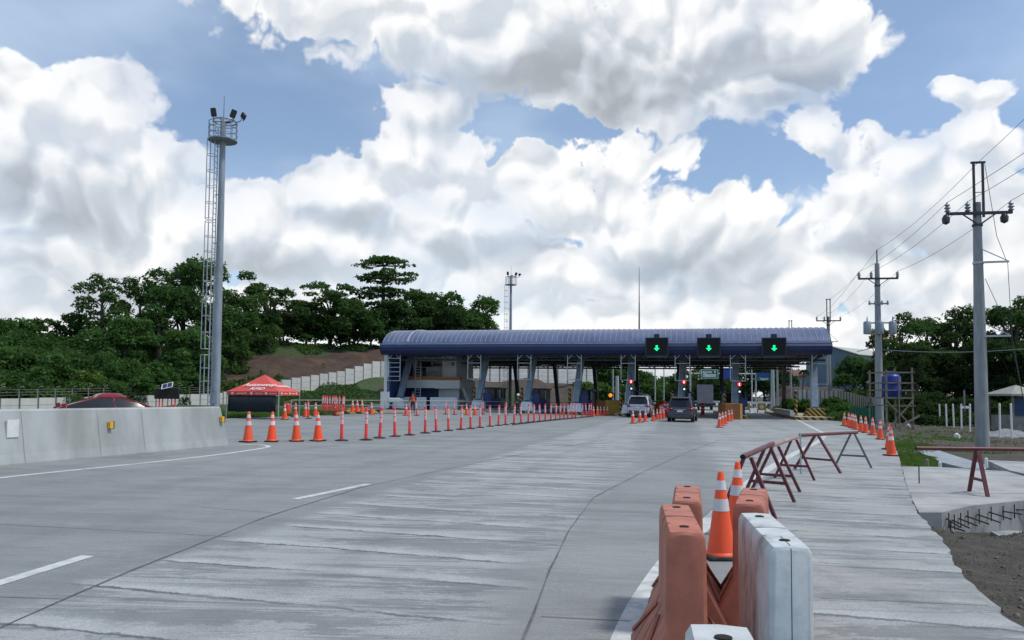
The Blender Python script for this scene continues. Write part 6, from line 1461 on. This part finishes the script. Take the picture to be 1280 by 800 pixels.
T('round',226,320,104,112,'tallest broad rounded tree just left of the light mast',13,'leaf_dark',GL,1.1)
T('round',196,352,98,66,'bushy tree on the near left flank of the broad rounded tree',14,'leaf_mid',GL)
T('round',268,368,102,80,'leafy tree directly behind the light mast',15,'leaf_dark',GL)
T('open',334,336,124,88,'dark open crowned tree right of the light mast with a sky gap under it',16,'leaf_dark',GL,1.2)
T('round',302,366,116,80,'low dense tree between the light mast and the open crowned tree',17,'leaf_dark',GL)
T('umbrella',411,352,136,96,'wide flat topped dark tree left of the tiered tree',18,'leaf_dark',GL,1.15)
T('tiered',477,321,138,92,'tall tree with flat tiered branches on the skyline above the tent',19,'leaf_dark',GL,1.4)
T('open',574,354,146,112,'broad spreading tree right of the tiered tree above the blue roof',20,'leaf_mid',GL,1.5)
T('round',528,362,144,84,'dense dark tree between the tiered tree and the spreading tree',21,'leaf_dark',GL)
T('round',441,376,134,84,'low dark tree at the foot of the tiered tree on its left',22,'leaf_dark',GL)
T('round',500,378,138,80,'low dark tree at the foot of the tiered tree on its right',23,'leaf_dark',GL)
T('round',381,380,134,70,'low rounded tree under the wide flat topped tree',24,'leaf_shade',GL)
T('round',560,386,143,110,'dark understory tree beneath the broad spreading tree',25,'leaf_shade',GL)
T('round',603,378,149,50,'small tree at the right end of the skyline group by the far mast',26,'leaf_mid',GL)
for k,(px,yt,w,d) in enumerate([(322,392,60,124),(352,396,56,130),(392,398,60,133),(424,400,54,134),(462,396,60,137),(538,388,70,142),(300,404,50,116)]):
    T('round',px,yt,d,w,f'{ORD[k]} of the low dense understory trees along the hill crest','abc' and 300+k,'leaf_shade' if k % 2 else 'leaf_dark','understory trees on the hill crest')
T('round',12,402,98,64,'leafy tree at the left edge of the photograph on the hill',27,'leaf_mid',GL)
T('tall',46,398,102,46,'slim leafy tree on the hill, second from the left edge',28,'leaf_dark',GL)
T('tall',84,394,104,50,'slim dark tree on the hill left of the tall group',29,'leaf_dark',GL)
T('round',150,398,92,76,'mid green rounded tree low on the slope before the tall group',30,'leaf_mid',GL)
T('round',238,402,92,70,'mid green rounded tree low on the slope left of the light mast',31,'leaf_mid',GL)
T('round',-60,390,100,110,'dark tree outside the left edge on the hill',32,'leaf_dark',GL)
for k,(px,yt,d,w,m) in enumerate([(20,430,80,56,'leaf_mid'),(62,440,76,52,'leaf_mid'),(104,436,80,60,'leaf_dark'),(150,440,80,56,'leaf_mid'),(106,455,74,40,'leaf_bright'),(192,444,83,50,'leaf_mid'),(232,446,88,48,'leaf_dark'),(262,430,94,50,'leaf_mid'),(36,462,70,44,'leaf_dark'),(172,466,76,40,'leaf_mid'),(292,418,110,50,'leaf_mid'),(8,458,70,40,'leaf_mid'),(80,470,69,42,'leaf_mid'),(136,468,73,44,'leaf_dark'),(220,470,83,40,'leaf_dark')]):
    T('bush',px,yt,d,w*1.15,f'{ORD[k]} rounded shrub of the hillside thicket above the barbed wire fence','' and 0 or 50+k,m,'shrubs of the hillside thicket')
# right wood
for k,(kind,px,yt,d,w,m,lb) in enumerate([('round',1126,388,74,70,'leaf_dark','leafy tree at the left end of the right wood behind the transformer pole'),('round',1160,384,80,84,'leaf_dark','rounded dark tree second from the left end of the right wood'),('round',1196,380,77,80,'leaf_shade','dark tree in the right wood just left of the nearest power pole'),('round',1232,366,78,90,'leaf_dark','tall dark tree in the right wood behind the nearest power pole'),('round',1266,363,74,84,'leaf_dark','tall dark tree in the right wood at the right edge above the hut'),('round',1310,360,76,110,'leaf_dark','dark tree beyond the right edge of the wood'),
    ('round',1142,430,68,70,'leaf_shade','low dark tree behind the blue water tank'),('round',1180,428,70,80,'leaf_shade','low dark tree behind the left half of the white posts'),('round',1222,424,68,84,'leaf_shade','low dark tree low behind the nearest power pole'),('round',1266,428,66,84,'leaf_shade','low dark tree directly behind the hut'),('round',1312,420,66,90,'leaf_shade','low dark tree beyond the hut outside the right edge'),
    ('round',1068,446,92,54,'leaf_dark','round tree before the warehouse wall'),('round',1098,440,84,50,'leaf_dark','dark tree between the warehouse and the transformer pole'),('round',1102,404,82,36,'leaf_dry','thin brownish tree close behind the transformer pole')]):
    T(kind,px,yt,d,w,lb,80+k,m,GR)
for k,(px,yt,d,w,m) in enumerate([(1160,488,62,50,'leaf_shade'),(1196,494,62,46,'leaf_shade'),(1232,490,62,54,'leaf_shade'),(1290,488,62,54,'leaf_shade'),(1124,490,63,40,'leaf_shade'),(1262,500,60,40,'leaf_shade')]):
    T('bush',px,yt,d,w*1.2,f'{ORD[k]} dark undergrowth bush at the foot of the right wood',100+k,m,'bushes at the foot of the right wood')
# shrubs before the right wall
for k,(px,yt,d,w,m) in enumerate([(986,500,86,26,'leaf_dark'),(998,496,82,24,'leaf_dark'),(1044,498,72,28,'leaf_mid'),(1056,503,66,28,'leaf_mid'),(1010,504,80,20,'leaf_dark'),(1034,507,70,18,'leaf_mid'),(975,504,90,20,'leaf_mid'),(1068,482,90,44,'leaf_dark')]):
    T('bush',px,yt,d,w*1.3,f'{ORD[k]} green shrub growing near the pale wall right of the plaza',110+k,m,'shrubs right of the plaza')
# beyond the toll lanes
for k,(kind,px,yt,d,w,m,lb) in enumerate([('round',752,452,138,54,'leaf_dark','dark tree beyond the left toll lanes above the green mound'),('round',783,456,142,50,'leaf_dark','rounded dark tree seen between the canopy columns left of the silver vehicle'),('round',812,470,150,50,'leaf_mid','mid green tree seen above the silver vehicle'),('round',838,472,160,50,'leaf_dark','dark tree seen between the two waiting vehicles'),('tall',872,458,150,34,'leaf_bright','bright green tree behind the green highway sign'),('tall',892,459,156,36,'leaf_bright','bright green tree right of the green highway sign'),('tall',856,462,158,34,'leaf_bright','bright green tree left of the green highway sign'),('round',915,462,160,50,'leaf_bright','bright green tree behind the plain blue sign'),('round',955,456,140,74,'leaf_shade','large dark domed tree behind the right gantry post'),('round',990,460,170,50,'leaf_shade','dark tree above the rusty roofed houses'),('round',900,476,140,70,'leaf_shade','dark low tree behind the highway gantry'),('round',860,480,146,60,'leaf_shade','dark low tree behind the grey truck'),('round',800,484,135,50,'leaf_dark','low tree behind the silver vehicle'),('palm',1003,458,110,12,'leaf_shade','small palm near the right end beyond the plaza')]):
    T(kind,px,yt,d,w*1.1,lb,130+k,m,GM)
for k,(px,yt,d,w,m) in enumerate([(745,474,114,34,'leaf_mid'),(768,480,114,40,'leaf_mid'),(790,486,114,40,'leaf_mid'),(728,468,120,24,'leaf_bright')]):
    T('bush',px,yt,d,w*1.2,f'{ORD[k]} shrub on the green mound seen through the left toll lanes',150+k,m,'shrubs on the green mound')
# ground cover: leafy undergrowth on the hill and verges
def cover(name, label, region, n, size, hmax, leafm, seed, thr=.5, clump=True):
    g = np.random.default_rng(seed); P_ = []
    px = g.uniform(region[0], region[1], n*3); dd = g.uniform(region[2]**.5, region[3]**.5, n*3)**2
    u = (px-640)/FPX; X = u*dd; Y = dd; z, r, gr = terr(X, Y)
    wd_ = np.interp(px[:len(X)], [q[0] for q in WALLP], [q[1] for q in WALLP])
    ok = (gr+.35*np.sin(X*.7+Y*.3)*np.sin(Y*.5-X*.2) > thr) & ~inpoly(X, Y, ROADP) & ((Y > wd_+1.6) | (Y < wd_-.8) & (name == 'weeds') | (px > 500)); X, Y, z = X[ok][:n], Y[ok][:n], z[ok][:n]
    hm = hmax*(.35+.65*np.abs(np.sin(X*.55+1.7*np.sin(Y*.21))*np.sin(Y*.47+X*.13))); pos = np.stack([X, Y, z+g.uniform(0, 1, len(X))**.6*hm], 1)
    nr = g.normal(size=(len(X),3))*.7+np.array([0,-.3,.6]); nr /= np.linalg.norm(nr, axis=1)[:,None]
    v, f = quads(pos, nr, size, g); o = npmesh(name, v, f, leafm, None, smooth=False); return tag(o, label, name.replace('_',' '), None, 'stuff')
cover('hillside_undergrowth','dense dark green undergrowth covering the left hill',(-160,330,68,125),60000,.55,2.2,'leaf_dark',201,.5)
cover('creeper_cover','low green creepers on the crest of the brown bank',(262,500,92,150),26000,.38,.7,'leaf_mid',202,.62)
cover('weeds','tall weeds in front of the climbing precast wall',(345,480,84,108),10000,.28,.5,'leaf_dark',203,.55)
cover('weeds','weeds on the green mound seen under the canopy',(690,840,100,135),9000,.3,.35,'leaf_bright',204,.62)
cover('weeds','weeds on the bank below the right precast wall',(955,1075,62,105),9000,.28,.7,'leaf_mid',205,.55)
cover('undergrowth','dark undergrowth on the floor of the right wood',(1085,1330,58,95),26000,.38,1.3,'leaf_shade',206,.12)
# grass verge by the right cones: real blades
def blades(region, n, h, seed, label, thr=.55):
    g = np.random.default_rng(seed); px = g.uniform(region[0], region[1], n*4); dd = g.uniform(region[2], region[3], n*4); X = (px-640)/FPX*dd; Y = dd; z, r, gr = terr(X, Y)
    ok = (gr+g.normal(size=len(X))*.12 > thr) & ~inpoly(X, Y, ROADP); X, Y, z = X[ok][:n], Y[ok][:n], z[ok][:n]; m = len(X); a = g.uniform(0, 6.28, m); hh = h*g.uniform(.4, 1.2, m); w = .012+.0006*Y
    ux, uy = np.cos(a)*w, np.sin(a)*w; lx_, ly_ = g.normal(size=m)*hh*.4, g.normal(size=m)*hh*.4
    v = np.stack([np.stack([X-ux, Y-uy, z-.02], 1), np.stack([X+ux, Y+uy, z-.02], 1), np.stack([X+lx_, Y+ly_, z+hh], 1)], 1).reshape(-1,3)
    return tag(npmesh('grass', v, np.arange(m*3).reshape(m,3), 'grass_blade', None, smooth=False), label, 'grass', None, 'stuff')
blades((1112,1168,21,40), 30000, .13, 211, 'short green grass strip right of the row of cones')
blades((250,420,44,62), 22000, .35, 212, 'grass behind and below the red tent', .5)
blades((1150,1330,4.5,12), 110, .05, 214, 'sparse low weeds on the bare soil beside the road', -.2)
blades((1120,1300,30,58), 7000, .10, 213, 'patchy grass in the dirt yard', .42)
